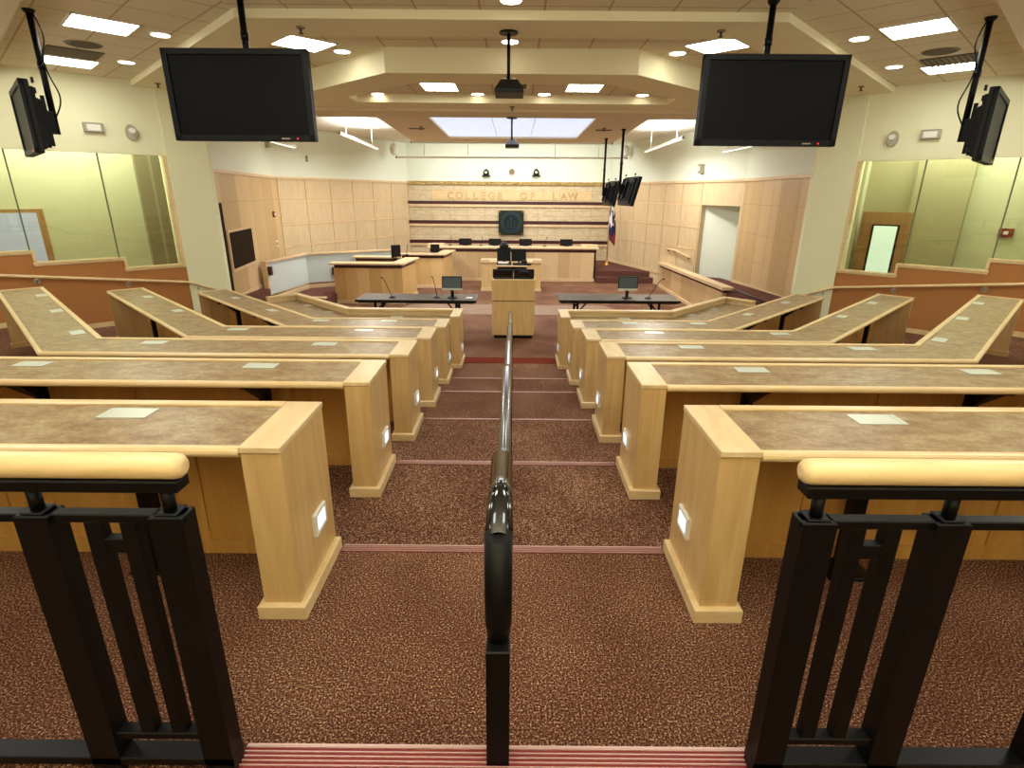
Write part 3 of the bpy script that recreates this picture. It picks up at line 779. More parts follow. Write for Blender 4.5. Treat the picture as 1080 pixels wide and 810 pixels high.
b.build('seal_ring', M['bronze_ring'], t)
b = MB(); disc(b, 0.0, 0.30, 23.86, 23.84); b.build('seal_field', M['bronze_dark'], t)
b = MB(); b.box(-0.10, -0.02, 23.81, 23.84, 0.56, 0.90, 0, 0.01)
for sx in (-1, 1):
    b.box(-0.06 + sx * 0.10, -0.06 + sx * 0.16, 23.815, 23.84, 0.55, 0.80, 0, 0.01); b.box(-0.06 + sx * 0.08, -0.06 + sx * 0.19, 23.815, 23.84, 0.52, 0.55)
b.box(-0.24, 0.12, 23.815, 23.84, 0.50, 0.525); b.box(-0.14, 0.02, 23.81, 23.84, 0.89, 0.93)
b.build('seal_emblem', M['bronze_ring'], t)
for sx in (-0.53, 0.41):
    for zz in (0.29, 1.15): disc_b = MB(); disc(disc_b, 0, 0.022, 23.86, 23.845, 12, sx, zz); disc_b.build('mounting_stud', M['gold'], t)

# ------------------------------------------------------------------ judges' bench
t = thing('judges_bench', (0.04, 20.9, -1.2), "long birch judges' bench with burgundy reveal under its top, before the back wall", 'bench')
b = MB(); b.box(-2.97, 3.05, 20.62, 20.68, -1.2, -0.16); b.box(-2.97, -2.91, 20.62, 22.2, -1.2, -0.16); b.box(2.99, 3.05, 20.62, 22.2, -1.2, -0.16); b.build('front_panel', M['birch'], t)
b = MB(); b.box(-3.0, 3.08, 20.59, 20.62, -1.2, -1.09); b.box(3.05, 3.08, 20.59, 22.2, -1.2, -1.09); b.build('base_trim', M['birch_trim'], t)
b = MB(); b.box(-2.99, 3.06, 20.64, 22.2, -0.16, -0.045); b.build('reveal_band', M['burgundy'], t)
b = MB(); b.box(-3.1, 3.14, 20.56, 21.25, -0.045, 0.02, 0, 0.01); b.box(-3.1, -2.6, 21.25, 22.2, -0.045, 0.02); b.box(2.64, 3.14, 21.25, 22.2, -0.045, 0.02)
b.box(-3.12, -2.75, 20.9, 21.3, 0.02, 0.085, 0, 0.01); b.box(2.78, 3.16, 20.9, 21.3, 0.02, 0.085, 0, 0.01); b.build('countertop', M['birch_trim'], t)
b = MB(); b.box(-2.9, 3.0, 21.3, 22.1, -0.80, -0.30); b.build('work_surface', M['birch'], t)

def monitor(x, y, z0, w, h, label, group, lip=False, ang=0.0, back=True, stand=0.10):
    """z0 = surface it stands on; back=True shows the dark rear of the panel to the room"""
    t = thing('computer_monitor', (x, y, z0), label, 'monitor', group)
    T = rotz(ang, (x, y, 0)); f = M['black_plastic']
    zb = z0 + stand
    b = MB(); b.box(x - w / 2, x + w / 2, y - 0.02, y + 0.025, zb, zb + h, 0, 0.006); b.xf(T); b.build('housing', f, t)
    b = MB(); yy = y - 0.021 if not back else y + 0.026
    b.box(x - w / 2 + 0.02, x + w / 2 - 0.02, yy - 0.002, yy + 0.002, zb + (0.05 if lip else 0.02), zb + h - 0.02); b.xf(T); b.build('screen', M['screen_grey'] if lip else M['screen'], t)
    if lip:
        b = MB(); b.box(x - w / 2, x + w / 2, y - 0.024, y - 0.02, zb, zb + 0.045); b.xf(T); b.build('lower_bezel', M['plate'], t)
    b = MB(); b.box(x - 0.035, x + 0.035, y + 0.026 if not back else y - 0.04, y + 0.055 if not back else y - 0.02, z0 + 0.015, zb + h * 0.5); b.box(x - 0.1, x + 0.1, y - 0.08, y + 0.1, z0, z0 + 0.018, 0, 0.005); b.xf(T); b.build('stand', f, t)
    return t
for (x, lab) in ((-1.74, "black monitor back farthest left on the judges' bench"), (-0.64, "black monitor back on the judges' bench, just left of the seal plaque"), (0.49, "black monitor back on the judges' bench, just right of the seal plaque"), (2.0, "black monitor back farthest right on the judges' bench")):
    monitor(x, 21.15, 0.02, 0.46, 0.235, lab, "monitors on the judges' bench", stand=0.02)
def mic(x, y, z0, dx, h, label, group=None, dy=-0.1):
    t = thing('gooseneck_microphone', (x, y, z0), label, 'microphone', group)
    b = MB(); b.lathe((x, y), [(0.075, z0), (0.075, z0 + 0.012), (0.05, z0 + 0.025), (0.012, z0 + 0.035)], 16); b.build('base', M['black_plastic'], t)
    pts = [(x, y, z0 + 0.02), (x + dx * 0.35, y + dy * 0.3, z0 + h * 0.45), (x + dx * 0.72, y + dy * 0.7, z0 + h * 0.88), (x + dx * 0.9, y + dy * 0.9, z0 + h * 0.98)]
    b = MB(); b.tube(bend(pts, 4, 0.1), 0.0075, 8); b.build('gooseneck', M['black_plastic'], t)
    e = Vector(pts[-1]); b = MB(); b.tube([e, e + Vector((dx * 0.12, dy * 0.1, -0.004))], [0.014, 0.017], 10); b.build('capsule', M['black_plastic'], t)
    return t
for (x, lab) in ((-2.3, "thin black microphone on the bench left of the leftmost bench monitor"), (-1.16, "thin black microphone between the two left monitors of the bench"), (1.2, "thin black microphone between the two right monitors of the bench")):
    mic(x, 21.1, 0.02, 0.08, 0.34, lab, "microphones on the judges' bench")

# ------------------------------------------------------------------ clerk and witness desks, left of the bench
def court_desk(x0, x1, y0, y1, z0, ztop, label, name='court_desk', chamf=0.14, mat='maple_planks', z_face=None):
    """counter desk: front to the camera, right end running back, cap overhanging a burgundy reveal"""
    t = thing(name, ((x0 + x1) / 2, (y0 + y1) / 2, z0), label, 'desk', 'court officers\' desks')
    zf = ztop - 0.15
    b = MB(); b.prism([(x0, y0), (x1, y0), (x1 + chamf, y1), (x1 + chamf - 0.05, y1), (x1 - 0.05, y0 + 0.05), (x0, y0 + 0.05)], z0, zf); b.build('front_panel', M[mat], t)
    b = MB(); b.prism([(x0 - 0.01, y0 - 0.03), (x1 + 0.03, y0 - 0.03), (x1 + chamf + 0.03, y1), (x1 + chamf, y1), (x1, y0), (x0 - 0.01, y0)], z0, z0 + 0.1); b.build('base_trim', M['birch_trim'], t)
    b = MB(); b.prism([(x0 + 0.02, y0 + 0.02), (x1 - 0.02, y0 + 0.02), (x1 + chamf - 0.02, y1), (x1 + chamf - 0.07, y1), (x1 - 0.09, y0 + 0.09), (x0 + 0.02, y0 + 0.09)], zf, ztop - 0.05); b.build('reveal_band', M['burgundy'], t)
    b = MB(); b.prism([(x0 - 0.1, y0 - 0.1), (x1 + 0.06, y0 - 0.1), (x1 + chamf + 0.12, y1), (x1 + chamf - 0.32, y1), (x1 - 0.32, y0 + 0.3), (x0 - 0.1, y0 + 0.3)], ztop - 0.05, ztop, 0, 0.006); b.build('countertop', M['birch_trim'], t)
    b = MB(); b.box(x0 + 0.05, x1 - 0.12, y0 + 0.3, y0 + 0.7, zf - 0.15, zf - 0.1); b.build('work_surface', M['birch'], t)
    return t
t = court_desk(-5.08, -3.12, 16.0, 17.6, -1.2, -0.04, 'birch counter desk with burgundy reveal, in front of the frosted glass guard', chamf=0.12)
b = MB(); b.box(-4.75, -3.5, 17.24, 17.3, -1.1, -0.12); b.build('rear_panel', M['maple_planks'], t)
b = MB(); b.box(-4.78, -3.5, 17.25, 17.4, -0.12, -0.04); b.build('reveal_band', M['burgundy'], t)
b = MB(); b.box(-4.85, -3.4, 17.16, 17.5, -0.04, 0.01, 0, 0.006); b.build('upper_countertop', M['birch_trim'], t)
court_desk(-4.6, -2.27, 18.9, 20.3, -1.2, -0.06, 'birch witness desk with burgundy reveal touching the left end of the bench', chamf=0.13)
monitor(-3.52, 17.2, -0.04, 0.28, 0.38, 'black upright monitor on the nearest clerk desk', "monitors on the court officers' desks", ang=0.35, stand=0.02)
monitor(-2.62, 19.3, -0.06, 0.30, 0.25, 'small black monitor on the witness desk beside the bench end', "monitors on the court officers' desks", stand=0.02)
mic(-3.30, 17.75, 0.0, 0.06, 0.34, 'thin black microphone beside the upright clerk monitor')

# frosted glass guard
P1, P2, P3 = (-6.43, 14.6), (-6.13, 16.8), (-3.80, 18.3)
t = thing('glass_guard', (-6.43, 14.6, -0.9), 'white frosted glass guard with birch cap rail along the left platform', 'guard')
b = MB(); b.sweep([P1, P2, P3], [(-0.07, 0.09), (0.07, 0.09), (0.07, 0.135), (-0.07, 0.135)], 1); b.build('cap_rail', M['birch_trim'], t)
b = MB(); b.box(-6.47, -6.36, 14.55, 14.67, -1.0, 0.09); b.build('end_post', M['birch_trim'], t)
b = MB(); b.sweep([(-6.40, 14.68), P2, P3], [(-0.012, -0.74), (0.012, -0.74), (0.012, 0.09), (-0.012, 0.09)], 1); b.build('glass_panel', M['frosted'], t)
b = MB(); b.sweep([(-6.40, 14.68), P2, P3], [(-0.04, -0.9), (0.04, -0.9), (0.04, -0.80), (-0.04, -0.80)], 1); b.build('base_trim', M['birch_trim'], t)
for (q, f) in ((0.06, 0), (0.60, 1)):
    pa = Vector(P1).lerp(Vector(P2), q) if f == 0 else Vector(P2).lerp(Vector(P3), 0.30)
    b = MB(); zc_ = -0.11 if f == 0 else -0.42; b.box(pa.x - 0.06, pa.x + 0.14, pa.y - 0.12, pa.y - 0.012, zc_ - 0.11, zc_ + 0.11, 0, 0.006); b.build('clamp', M['burgundy'], t)

# ramp wall on the right
t = thing('ramp_guard_wall', (5.2, 16.6, -1.2), 'low birch ramp wall with pale cap and burgundy reveal, right of the bench', 'guard')
b = MB(); b.hexa([(5.17, 13.55, -1.2), (5.29, 13.55, -1.2), (5.29, 19.7, -1.2), (5.17, 19.7, -1.2)], [(5.17, 13.55, -0.40), (5.29, 13.55, -0.40), (5.29, 19.7, -0.53), (5.17, 19.7, -0.53)]); b.build('panel', M['birch_side'], t)
b = MB(); b.hexa([(5.18, 13.56, -0.40), (5.28, 13.56, -0.40), (5.28, 19.7, -0.53), (5.18, 19.7, -0.53)], [(5.18, 13.56, -0.32), (5.28, 13.56, -0.32), (5.28, 19.7, -0.45), (5.18, 19.7, -0.45)]); b.build('reveal_band', M['burgundy'], t)
b = MB(); b.hexa([(5.10, 13.4, -0.32), (5.38, 13.4, -0.32), (5.38, 19.85, -0.45), (5.10, 19.85, -0.45)], [(5.10, 13.4, -0.245), (5.38, 13.4, -0.245), (5.38, 19.85, -0.375), (5.10, 19.85, -0.375)]); b.build('cap_rail', M['birch_trim'], t)
b = MB(); b.box(5.14, 5.17, 13.52, 19.7, -1.2, -1.1); b.build('base_trim', M['birch_trim'], t)
t = thing('ramp_handrail', (5.3, 12.6, -0.8), 'thin dark handrail sloping beyond the near end of the right ramp wall', 'handrail')
b = MB(); b.tube([(5.36, 13.7, -0.285), (5.30, 11.4, -0.235)], 0.022, 10); b.build('rail', M['dark_edge'], t)
b = MB(); b.tube([(5.33, 12.4, -0.9), (5.33, 12.4, -0.26)], 0.018, 8); b.build('post', M['dark_edge'], t)
# handrail fixed to the right wall beside the doorway
e0, e1, e2 = Vector((5.28, 19.55, 0.115)), Vector((5.46, 18.95, 0.10)), Vector((5.72, 18.1, -0.045))
t = thing('wall_handrail', tuple(e1), 'short birch handrail on dark brackets left of the right-hand doorway', 'handrail')
b = MB(); b.tube(bend([e0, e1, e2], 3, 0.1), 0.03, 10); b.build('rail', M['birch_trim'], t)
for q in (e0 * .8 + e1 * .2, e0 * 0.2 + e1 * 0.8, e2 * .8 + e1 * .2):
    b = MB(); b.tube([q + Vector((0, 0, -0.02)), q + Vector((0.02, 0.01, -0.07)), q + Vector((0.10, 0.03, -0.07))], 0.014, 8); b.build('bracket', M['dark_edge'], t)

# wall handrails along the angled walls
for s in (-1, 1):
    def hp(u, z): return wallpt(s, u, 0.09) + (z,)
    t = thing('wall_handrail', hp(10.0, 0.36), 'long maple handrail sloping down the rust-coloured wall on the %s side' % SIDE[s], 'handrail', 'handrails on the rust walls')
    b = MB(); b.tube(bend([hp(7.4, 0.885), hp(11.38, 0.10), hp(11.74, -0.12)], 3, 0.06), 0.026, 12); b.build('rail', M['maple_x'], t)
    for u, z in ((8.7, 0.63), (9.72, 0.43), (10.66, 0.245), (11.5, 0.03)):
        c0 = Vector(wallpt(s, u, 0.0) + (z - 0.09,)); c1 = Vector(wallpt(s, u, 0.09) + (z - 0.03,))
        b = MB(); nrm = Vector((-s, -1, 0)).normalized()
        b.tube([c0, c0 + nrm * 0.02], 0.05, 16); b.tube([c0 + nrm * 0.02, c0 + nrm * 0.08, c1], 0.012, 8); b.build('bracket', M['silver'], t)

# ------------------------------------------------------------------ lectern, tables, rostrum
t = thing('lectern', (0.05, 12.3, -1.2), 'tall two-tone maple lectern with dark split line at the end of the aisle', 'lectern')
b = MB(); b.box(-0.413, 0.515, 12.0, 12.03, -1.12, -0.37); b.box(-0.413, 0.515, 12.0, 12.03, -0.35, 0.095); b.box(-0.40, 0.50, 12.02, 12.1, -1.12, 0.07)
b.build('front_panel', M['maple'], t)
for sx in (-0.413, 0.475):
    b = MB(); b.box(sx, sx + 0.04, 12.03, 12.7, -1.12, 0.11); b.build('side_panel', M['maple'], t)
b = MB(); b.box(-0.42, 0.522, 11.99, 12.05, 0.085, 0.11, 0, 0.004); b.build('top_trim', M['maple_x'], t)
b = MB(); b.box(-0.37, 0.475, 12.1, 12.7, 0.02, 0.05); b.build('equipment_shelf', M['black_plastic'], t)
b = MB(); b.box(-0.37, 0.47, 12.05, 12.65, -1.2, -1.12); b.build('plinth', M['black_plastic'], t)
b = MB(); b.box(-0.405, 0.507, 12.004, 12.02, -0.37, -0.35); b.build('split_line', M['dark_edge'], t)
def slanted_panel(name, x0, x1, y, z0, z1, label, cat='monitor', group=None, curve=False):
    t = thing(name, ((x0 + x1) / 2, y, z0), label, cat, group)
    b = MB(); b.box(x0, x1, y, y + 0.04, z0, z1, 0, 0.012); b.build('housing', M['black_plastic'], t)
    b = MB(); b.box(x0 + 0.03, x1 - 0.03, y - 0.005, y, z0 + 0.03, z1 - 0.04, 0, 0.002)
    if curve:
        pts = [((x0 + x1) / 2 + 0.17 * math.cos(a), y - 0.012, z0 + 0.04 + 0.14 * math.sin(a)) for a in [PI * k / 10 for k in range(11)]]
        b.tube(pts, 0.012, 8)
    b.build('rear_cover', M['black_gloss'], t)
    b = MB(); b.box((x0 + x1) / 2 - 0.1, (x0 + x1) / 2 + 0.1, y + 0.03, y + 0.2, 0.05, 0.065); b.box((x0 + x1) / 2 - 0.03, (x0 + x1) / 2 + 0.03, y + 0.04, y + 0.07, 0.06, z1 - 0.05); b.build('stand', M['black_plastic'], t)
    return t
slanted_panel('lectern_monitor', -0.40, 0.045, 12.18, 0.08, 0.30, 'left of two black monitor backs on top of the lectern', group='monitors on the lectern')
slanted_panel('lectern_monitor', 0.055, 0.50, 12.18, 0.08, 0.305, 'right of two black monitor backs on the lectern, with a curved rib', group='monitors on the lectern', curve=True)

def folding_table(x0, x1, y0, y1, z, label):
    t = thing('folding_table', ((x0 + x1) / 2, (y0 + y1) / 2, -1.2), label, 'table', 'dark folding tables in the well')
    b = MB(); b.box(x0, x1, y0, y1, z - 0.035, z, 0, 0.006); b.build('tabletop', M['table_top'], t)
    b = MB(); b.box(x0 + 0.006, x1 - 0.006, y0 - 0.004, y0 + 0.004, z - 0.05, z - 0.003); b.box(x0 + 0.05, x1 - 0.05, y0 + 0.06, y0 + 0.09, z - 0.08, z - 0.035); b.build('edge_band', M['black_plastic'], t)
    for sx, q in ((x0 + 0.42, 1), (x1 - 0.45, -1)):
        for yy in (y0 + 0.08, y1 - 0.1):
            b = MB(); b.tube([(sx, yy, -1.2), (sx, yy, z - 0.035)], 0.028, 10); b.tube([(sx, yy, z - 0.30), (sx + q * 0.22, yy, z - 0.04)], 0.018, 8); b.box(sx - 0.05, sx + 0.05, yy - 0.05, yy + 0.05, -1.2, -1.18, 0, 0.004); b.build('leg', M['black_metal'], t)
        b = MB(); b.tube([(sx, y0 + 0.08, -0.95), (sx, y1 - 0.1, -0.95)], 0.018, 8); b.build('stretcher', M['black_metal'], t)
    return t
TZ = -0.34
folding_table(-3.38, -0.74, 11.92, 12.75, TZ, 'dark folding table left of the lectern with two microphones')
folding_table(1.05, 3.72, 12.06, 12.92, TZ, 'dark folding table right of the lectern with one microphone')
monitor(-1.30, 12.25, TZ, 0.44, 0.30, 'grey-screened monitor on the left folding table', 'monitors on the folding tables', lip=True, back=False, stand=0.17)
monitor(2.60, 12.4, TZ, 0.44, 0.31, 'grey-screened monitor on the right folding table', 'monitors on the folding tables', lip=True, back=False, stand=0.17)
mic(-2.62, 12.2, TZ, -0.20, 0.46, 'black gooseneck microphone near the outer end of the left folding table', 'table microphones')
mic(-1.64, 12.25, TZ, -0.08, 0.48, 'black gooseneck microphone beside the monitor on the left folding table', 'table microphones')
mic(3.06, 12.35, TZ, 0.30, 0.46, 'black gooseneck microphone right of the monitor on the right folding table', 'table microphones')
t = thing('computer_mouse', (-0.92, 12.15, TZ), 'small pale computer mouse near the inner corner of the left table', 'mouse')
b = MB(); b.lathe((-0.92, 12.15), [(0.05, TZ), (0.058, TZ + 0.012), (0.045, TZ + 0.03), (0.015, TZ + 0.038)], 16); b.xf(Matrix.Translation((-0.92, 12.15, 0)) @ Matrix.Diagonal((1.5, 0.9, 1, 1)) @ Matrix.Translation((0.92, -12.15, 0))); b.build('shell', M['white_plastic'], t)
b = MB(); b.box(-0.96, -0.955, 12.13, 12.17, TZ + 0.03, TZ + 0.04); b.build('wheel', M['black_plastic'], t)

t = thing('evidence_desk', (-0.02, 18.8, -1.2), 'low birch desk with raised corner blocks behind the lectern', 'desk')
for (a, c2, zt) in ((-1.0, -0.52, -0.28), (0.52, 0.95, -0.28), (-0.52, 0.52, -0.40)):
    b = MB(); b.box(a, c2, 18.4, 18.46, -1.2, zt); b.build('front_panel', M['maple'], t)
for sx in (-1.0, 0.9):
    b = MB(); b.box(sx, sx + 0.05, 18.46, 19.3, -1.2, -0.28); b.build('side_panel', M['maple'], t)
b = MB(); b.box(-1.03, -0.50, 18.36, 19.3, -0.28, -0.235); b.box(0.50, 0.98, 18.36, 19.3, -0.28, -0.235); b.box(-1.02, -0.72, 18.36, 18.6, -0.235, -0.18, 0, 0.005); b.box(0.67, 0.97, 18.36, 18.6, -0.235, -0.18, 0, 0.005); b.build('countertop', M['birch_trim'], t)
b = MB(); b.box(-0.50, 0.50, 18.36, 19.2, -0.40, -0.36); b.build('work_surface', M['birch_trim'], t)
b = MB(); b.box(-1.02, 0.97, 18.37, 18.4, -1.2, -1.1); b.build('base_trim', M['birch_trim'], t)
b = MB(); b.box(-0.48, 0.48, 18.40, 18.42, -0.56, -0.42); b.build('dark_shelf', M['black_plastic'], t)
# document camera: stage, two arms, head
t = thing('document_camera', (-0.28, 18.6, -0.36), 'grey document camera on two slanted arms on the low desk', 'document camera')
b = MB(); b.box(-0.50, -0.02, 18.45, 18.9, -0.36, -0.31, 0, 0.006); b.build('stage', M['black_plastic'], t)
b = MB(); b.box(-0.45, -0.12, 18.42, 18.6, -0.31, -0.275); b.build('light_box', M['white_plastic'], t)
b = MB(); b.tube([(-0.24, 18.66, -0.31), (-0.36, 18.66, 0.15)], 0.022, 8); b.build('arm', M['black_plastic'], t)
b = MB(); b.tube([(-0.05, 18.72, -0.31), (-0.12, 18.72, 0.15)], 0.022, 8); b.build('arm', M['black_plastic'], t)
b = MB(); b.box(-0.42, -0.04, 18.6, 18.78, 0.13, 0.19, 0, 0.01); b.lathe((-0.26, 18.68), [(0.15, 0.19), (0.15, 0.26), (0.10, 0.31), (0.08, 0.36)], 16); b.build('camera_head', M['bronze_dark'], t)
t = thing('desk_monitor', (0.2, 18.9, -0.36), 'black flat monitor back right of the document camera', 'monitor')
b = MB(); b.box(-0.02, 0.47, 18.85, 18.9, -0.28, 0.12, 0, 0.008); b.build('housing', M['black_plastic'], t)
b = MB(); b.box(0.15, 0.3, 18.8, 18.95, -0.36, -0.34); b.box(0.2, 0.25, 18.86, 18.9, -0.35, -0.1); b.build('stand', M['black_plastic'], t)
t = thing('desk_monitor', (-0.27, 19.0, -0.36), 'dark greenish monitor back behind the document camera arms', 'monitor')
b = MB(); b.box(-0.50, -0.05, 18.98, 19.03, -0.29, 0.13, 0, 0.008); b.build('housing', M['bronze_dark'], t)
b = MB(); b.box(-0.36, -0.2, 18.95, 19.1, -0.36, -0.34); b.box(-0.3, -0.25, 19.0, 19.05, -0.35, -0.1); b.build('stand', M['black_plastic'], t)
t = thing('desk_keyboard', (0.35, 18.5, -0.36), 'dark keyboard and arm lying along the edge of the low desk', 'keyboard')
b = MB(); b.box(0.02, 0.62, 18.38, 18.6, -0.36, -0.30, 0, 0.008); b.build('case', M['bronze_dark'], t)
b = MB(); b.lathe((0.40, 18.55), [(0.10, -0.30), (0.10, -0.24), (0.05, -0.2)], 14); b.build('trackball', M['black_plastic'], t)

# ------------------------------------------------------------------ flag
t = thing('flag_stand', (3.73, 22.3, -0.8), 'furled red, white and blue flag on a gold pole right of the bench', 'flag')
b = MB(); b.lathe((3.73, 22.3), [(0.11, -0.8), (0.11, -0.77), (0.06, -0.72), (0.04, -0.66), (0.03, -0.62)], 18); b.build('base', M['gold'], t)
b = MB(); b.tube([(3.73, 22.3, -0.7), (3.75, 22.3, 1.75)], 0.018, 10); b.lathe((3.75, 22.3), [(0.02, 1.74), (0.05, 1.80), (0.0, 1.92)], 10); b.build('pole', M['gold'], t)
b = MB(); n = 26; rows = 18; vs = []; fs = []
for i in range(rows + 1):
    u = i / rows; zz = 1.62 - u * 1.55
    wr = 0.03 + 0.075 * math.sin(PI * min(1, u * 0.75 + 0.05)) + 0.02 * u
    for k in range(n):
        a = 2 * PI * k / n; r_ = wr * (1 + 0.28 * math.cos(5 * a + u * 2.5))
        vs.append((3.80 + 0.09 * u + r_ * math.cos(a), 22.28 + 0.6 * r_ * math.sin(a), zz - 0.10 * math.cos(a) * u))
for i in range(rows):
    for k in range(n):
        j = (k + 1) % n; fs.append([i * n + k, i * n + j, (i + 1) * n + j, (i + 1) * n + k])
fs.append(list(range(n))); fs.append([rows * n + k for k in range(n)])
b.add(vs, fs, 0, True); b.build('cloth', M['flag'], t)

# ------------------------------------------------------------------ televisions
def tv(center, ya, tilt, W, Hh, ztop, label, group, pole_dx=0.0, cable=False):
    """screen normal = (sin ya, -cos ya); tilt > 0 leans the screen down"""
    c = Vector(center)
    t = thing('ceiling_television', (c.x, c.y, ztop), label, 'television', group)
    T = Matrix.Translation(c) @ Matrix.Rotation(ya, 4, 'Z') @ Matrix.Rotation(tilt, 4, 'X')
    w, h = W / 2, Hh / 2; f = 0.055
    b = MB(); b.box(-w, w, 0.03, 0.085, -h, h, 0, 0.006)
    for (x0, x1, z0, z1) in ((-w, w, h - f, h), (-w, w, -h, -h + f * 1.15), (-w, -w + f, -h, h), (w - f, w, -h, h)): b.box(x0, x1, 0.0, 0.05, z0, z1, 0, 0.004)
    b.xf(T); cab = b.build('bezel', M['black_plastic'], t)
    b = MB(); b.box(-w + f, w - f, 0.018, 0.03, -h + f, h - f); b.xf(T); b.build('screen', M['screen'], t)
    b = MB(); b.box(w * 0.52, w * 0.64, -0.004, 0.0, -h + 0.02, -h + 0.032); b.xf(T); b.build('logo_mark', M['silver'], cab)
    b = MB(); b.box(w * 0.74, w * 0.76, -0.004, 0.0, -h + 0.02, -h + 0.034); b.xf(T); b.build('power_light', M['red_led'], cab)
    b = MB(); b.box(-w * 0.82, w * 0.82, 0.085, 0.13, -h * 0.86, h * 0.86, 0, 0.01); b.box(-w * 0.6, w * 0.6, 0.13, 0.17, -h * 0.7, h * 0.5, 0, 0.01)
    for q in range(7): b.box(-w * 0.75, -w * 0.62, 0.13, 0.15, -h * 0.7 + q * 0.1, -h * 0.7 + q * 0.1 + 0.05); b.box(w * 0.62, w * 0.75, 0.13, 0.15, -h * 0.7 + q * 0.1, -h * 0.7 + q * 0.1 + 0.05)
    b.xf(T); b.build('rear_cover', M['black_plastic'], t)
    b = MB(); b.box(-0.22, 0.22, 0.17, 0.20, -0.2, 0.2); b.box(-0.20, -0.15, 0.2, 0.235, -0.26, 0.26); b.box(0.15, 0.20, 0.2, 0.235, -0.26, 0.26); b.box(-0.06, 0.06, 0.2, 0.30, -0.12, 0.12, 0, 0.01); b.xf(T); b.build('mount', M['black_metal'], t)
    pp = T @ Vector((pole_dx, 0.30, 0.0)); b = MB()
    b.tube([(pp.x, pp.y, pp.z - 0.12), (pp.x, pp.y, ztop)], 0.032, 12); b.tube([(pp.x, pp.y, pp.z + 0.55), (pp.x, pp.y, pp.z + 0.62)], 0.038, 12); b.build('pole', M['black_metal'], t)
    b = MB(); b.lathe((pp.x, pp.y), [(0.04, ztop - 0.04), (0.06, ztop - 0.012), (0.06, ztop)], 16); b.build('ceiling_plate', M['black_metal'], t)
    if cable:
        q = Vector((pp.x, pp.y, 0)); s_ = 1 if c.x < 0 else -1
        b = MB(); b.tube(bend([(q.x + s_ * 0.03, q.y, ztop - 0.02), (q.x + s_ * 0.10, q.y + 0.03, ztop - 0.25), (q.x + s_ * 0.03, q.y, ztop - 0.45), (q.x + s_ * 0.05, q.y, pp.z + 0.5), (q.x + s_ * 0.16, q.y, pp.z + 0.25), (q.x, q.y, pp.z + 0.02)], 4, 0.14), 0.008, 8); b.build('cable', M['black_plastic'], t)
    return t
G = 'big televisions hung from the ceiling'
tv((-2.73, 6.22, 2.765), -0.01, 0.02, 1.45, 0.84, 3.72, 'large black television facing the camera, hanging on the left of the aisle', G)
tv((2.655, 6.26, 2.762), 0.0, 0.02, 1.45, 0.84, 3.72, 'large black television facing the camera, hanging on the right of the aisle', G)
tv((5.46, 6.84, 2.585), 0.808, 0.0, 1.23, 0.714, 3.72, 'television at the far right edge, seen edge-on, turned to the right-hand wall', G, cable=True)
tv((-5.50, 6.84, 2.585), -0.808, 0.0, 1.23, 0.714, 3.72, 'television at the far left edge, seen from behind, turned to the left-hand wall', G, cable=True)
G = 'small televisions over the right of the well'
tv((2.99, 14.78, 1.917), 1.654, 0.255, 1.2, 0.70, 3.36, 'nearer of the two dark televisions hanging over the right ramp, seen from behind', G)
tv((2.95, 17.2, 1.868), 1.654, 0.22, 1.2, 0.70, 3.36, 'farther of the two dark televisions hanging over the right ramp, above the flag', G)

# ------------------------------------------------------------------ projectors
def projector(x, y, zp, zb, w, h, label, white=False):
    t = thing('ceiling_projector', (x, y, zp), label, 'projector', 'ceiling projectors')
    b = MB(); b.hexa([(x - w / 2, y - 0.2, zb), (x + w / 2, y - 0.2, zb), (x + w / 2, y + 0.25, zb), (x - w / 2, y + 0.25, zb)],
                     [(x - w * 0.30, y + 0.0, zb + h), (x + w * 0.30, y + 0.0, zb + h), (x + w * 0.30, y + 0.25, zb + h), (x - w * 0.30, y + 0.25, zb + h)])
    b.box(x - w / 2 - 0.004, x + w / 2 + 0.004, y - 0.205, y + 0.255, zb - 0.045, zb, 0, 0.004); b.build('body', M['black_plastic'], t)
    b = MB(); b.tube([(x + w * 0.2, y + 0.25, zb + h * 0.4), (x + w * 0.2, y + 0.30, zb + h * 0.4)], 0.05, 14); b.build('lens', M['black_gloss'], t)
    b = MB(); b.tube([(x - 0.01, y + 0.1, zb + h * 0.8), (x - 0.01, y + 0.1, zp - 0.01)], 0.020, 10); b.build('pole', M['black_metal'], t)
    b = MB(); b.lathe((x - 0.01, y + 0.1), [(0.11, zp - 0.02), (0.11, zp)], 20); b.build('ceiling_plate', M['black_metal'], t)
    b = MB()
    for sx in (-1, 1): b.box(x + sx * 0.06 - 0.012, x + sx * 0.06 + 0.012, y + 0.08, y + 0.12, zb + h, zb + h + 0.03)
    b.build('bracket', M['silver'], t)
projector(-0.02, 7.32, 3.63, 3.00, 0.33, 0.125, 'nearer black projector on a ceiling pole, above the aisle')
projector(0.0, 12.7, 3.36, 2.82, 0.28, 0.11, 'farther small black projector hanging in front of the skylight')

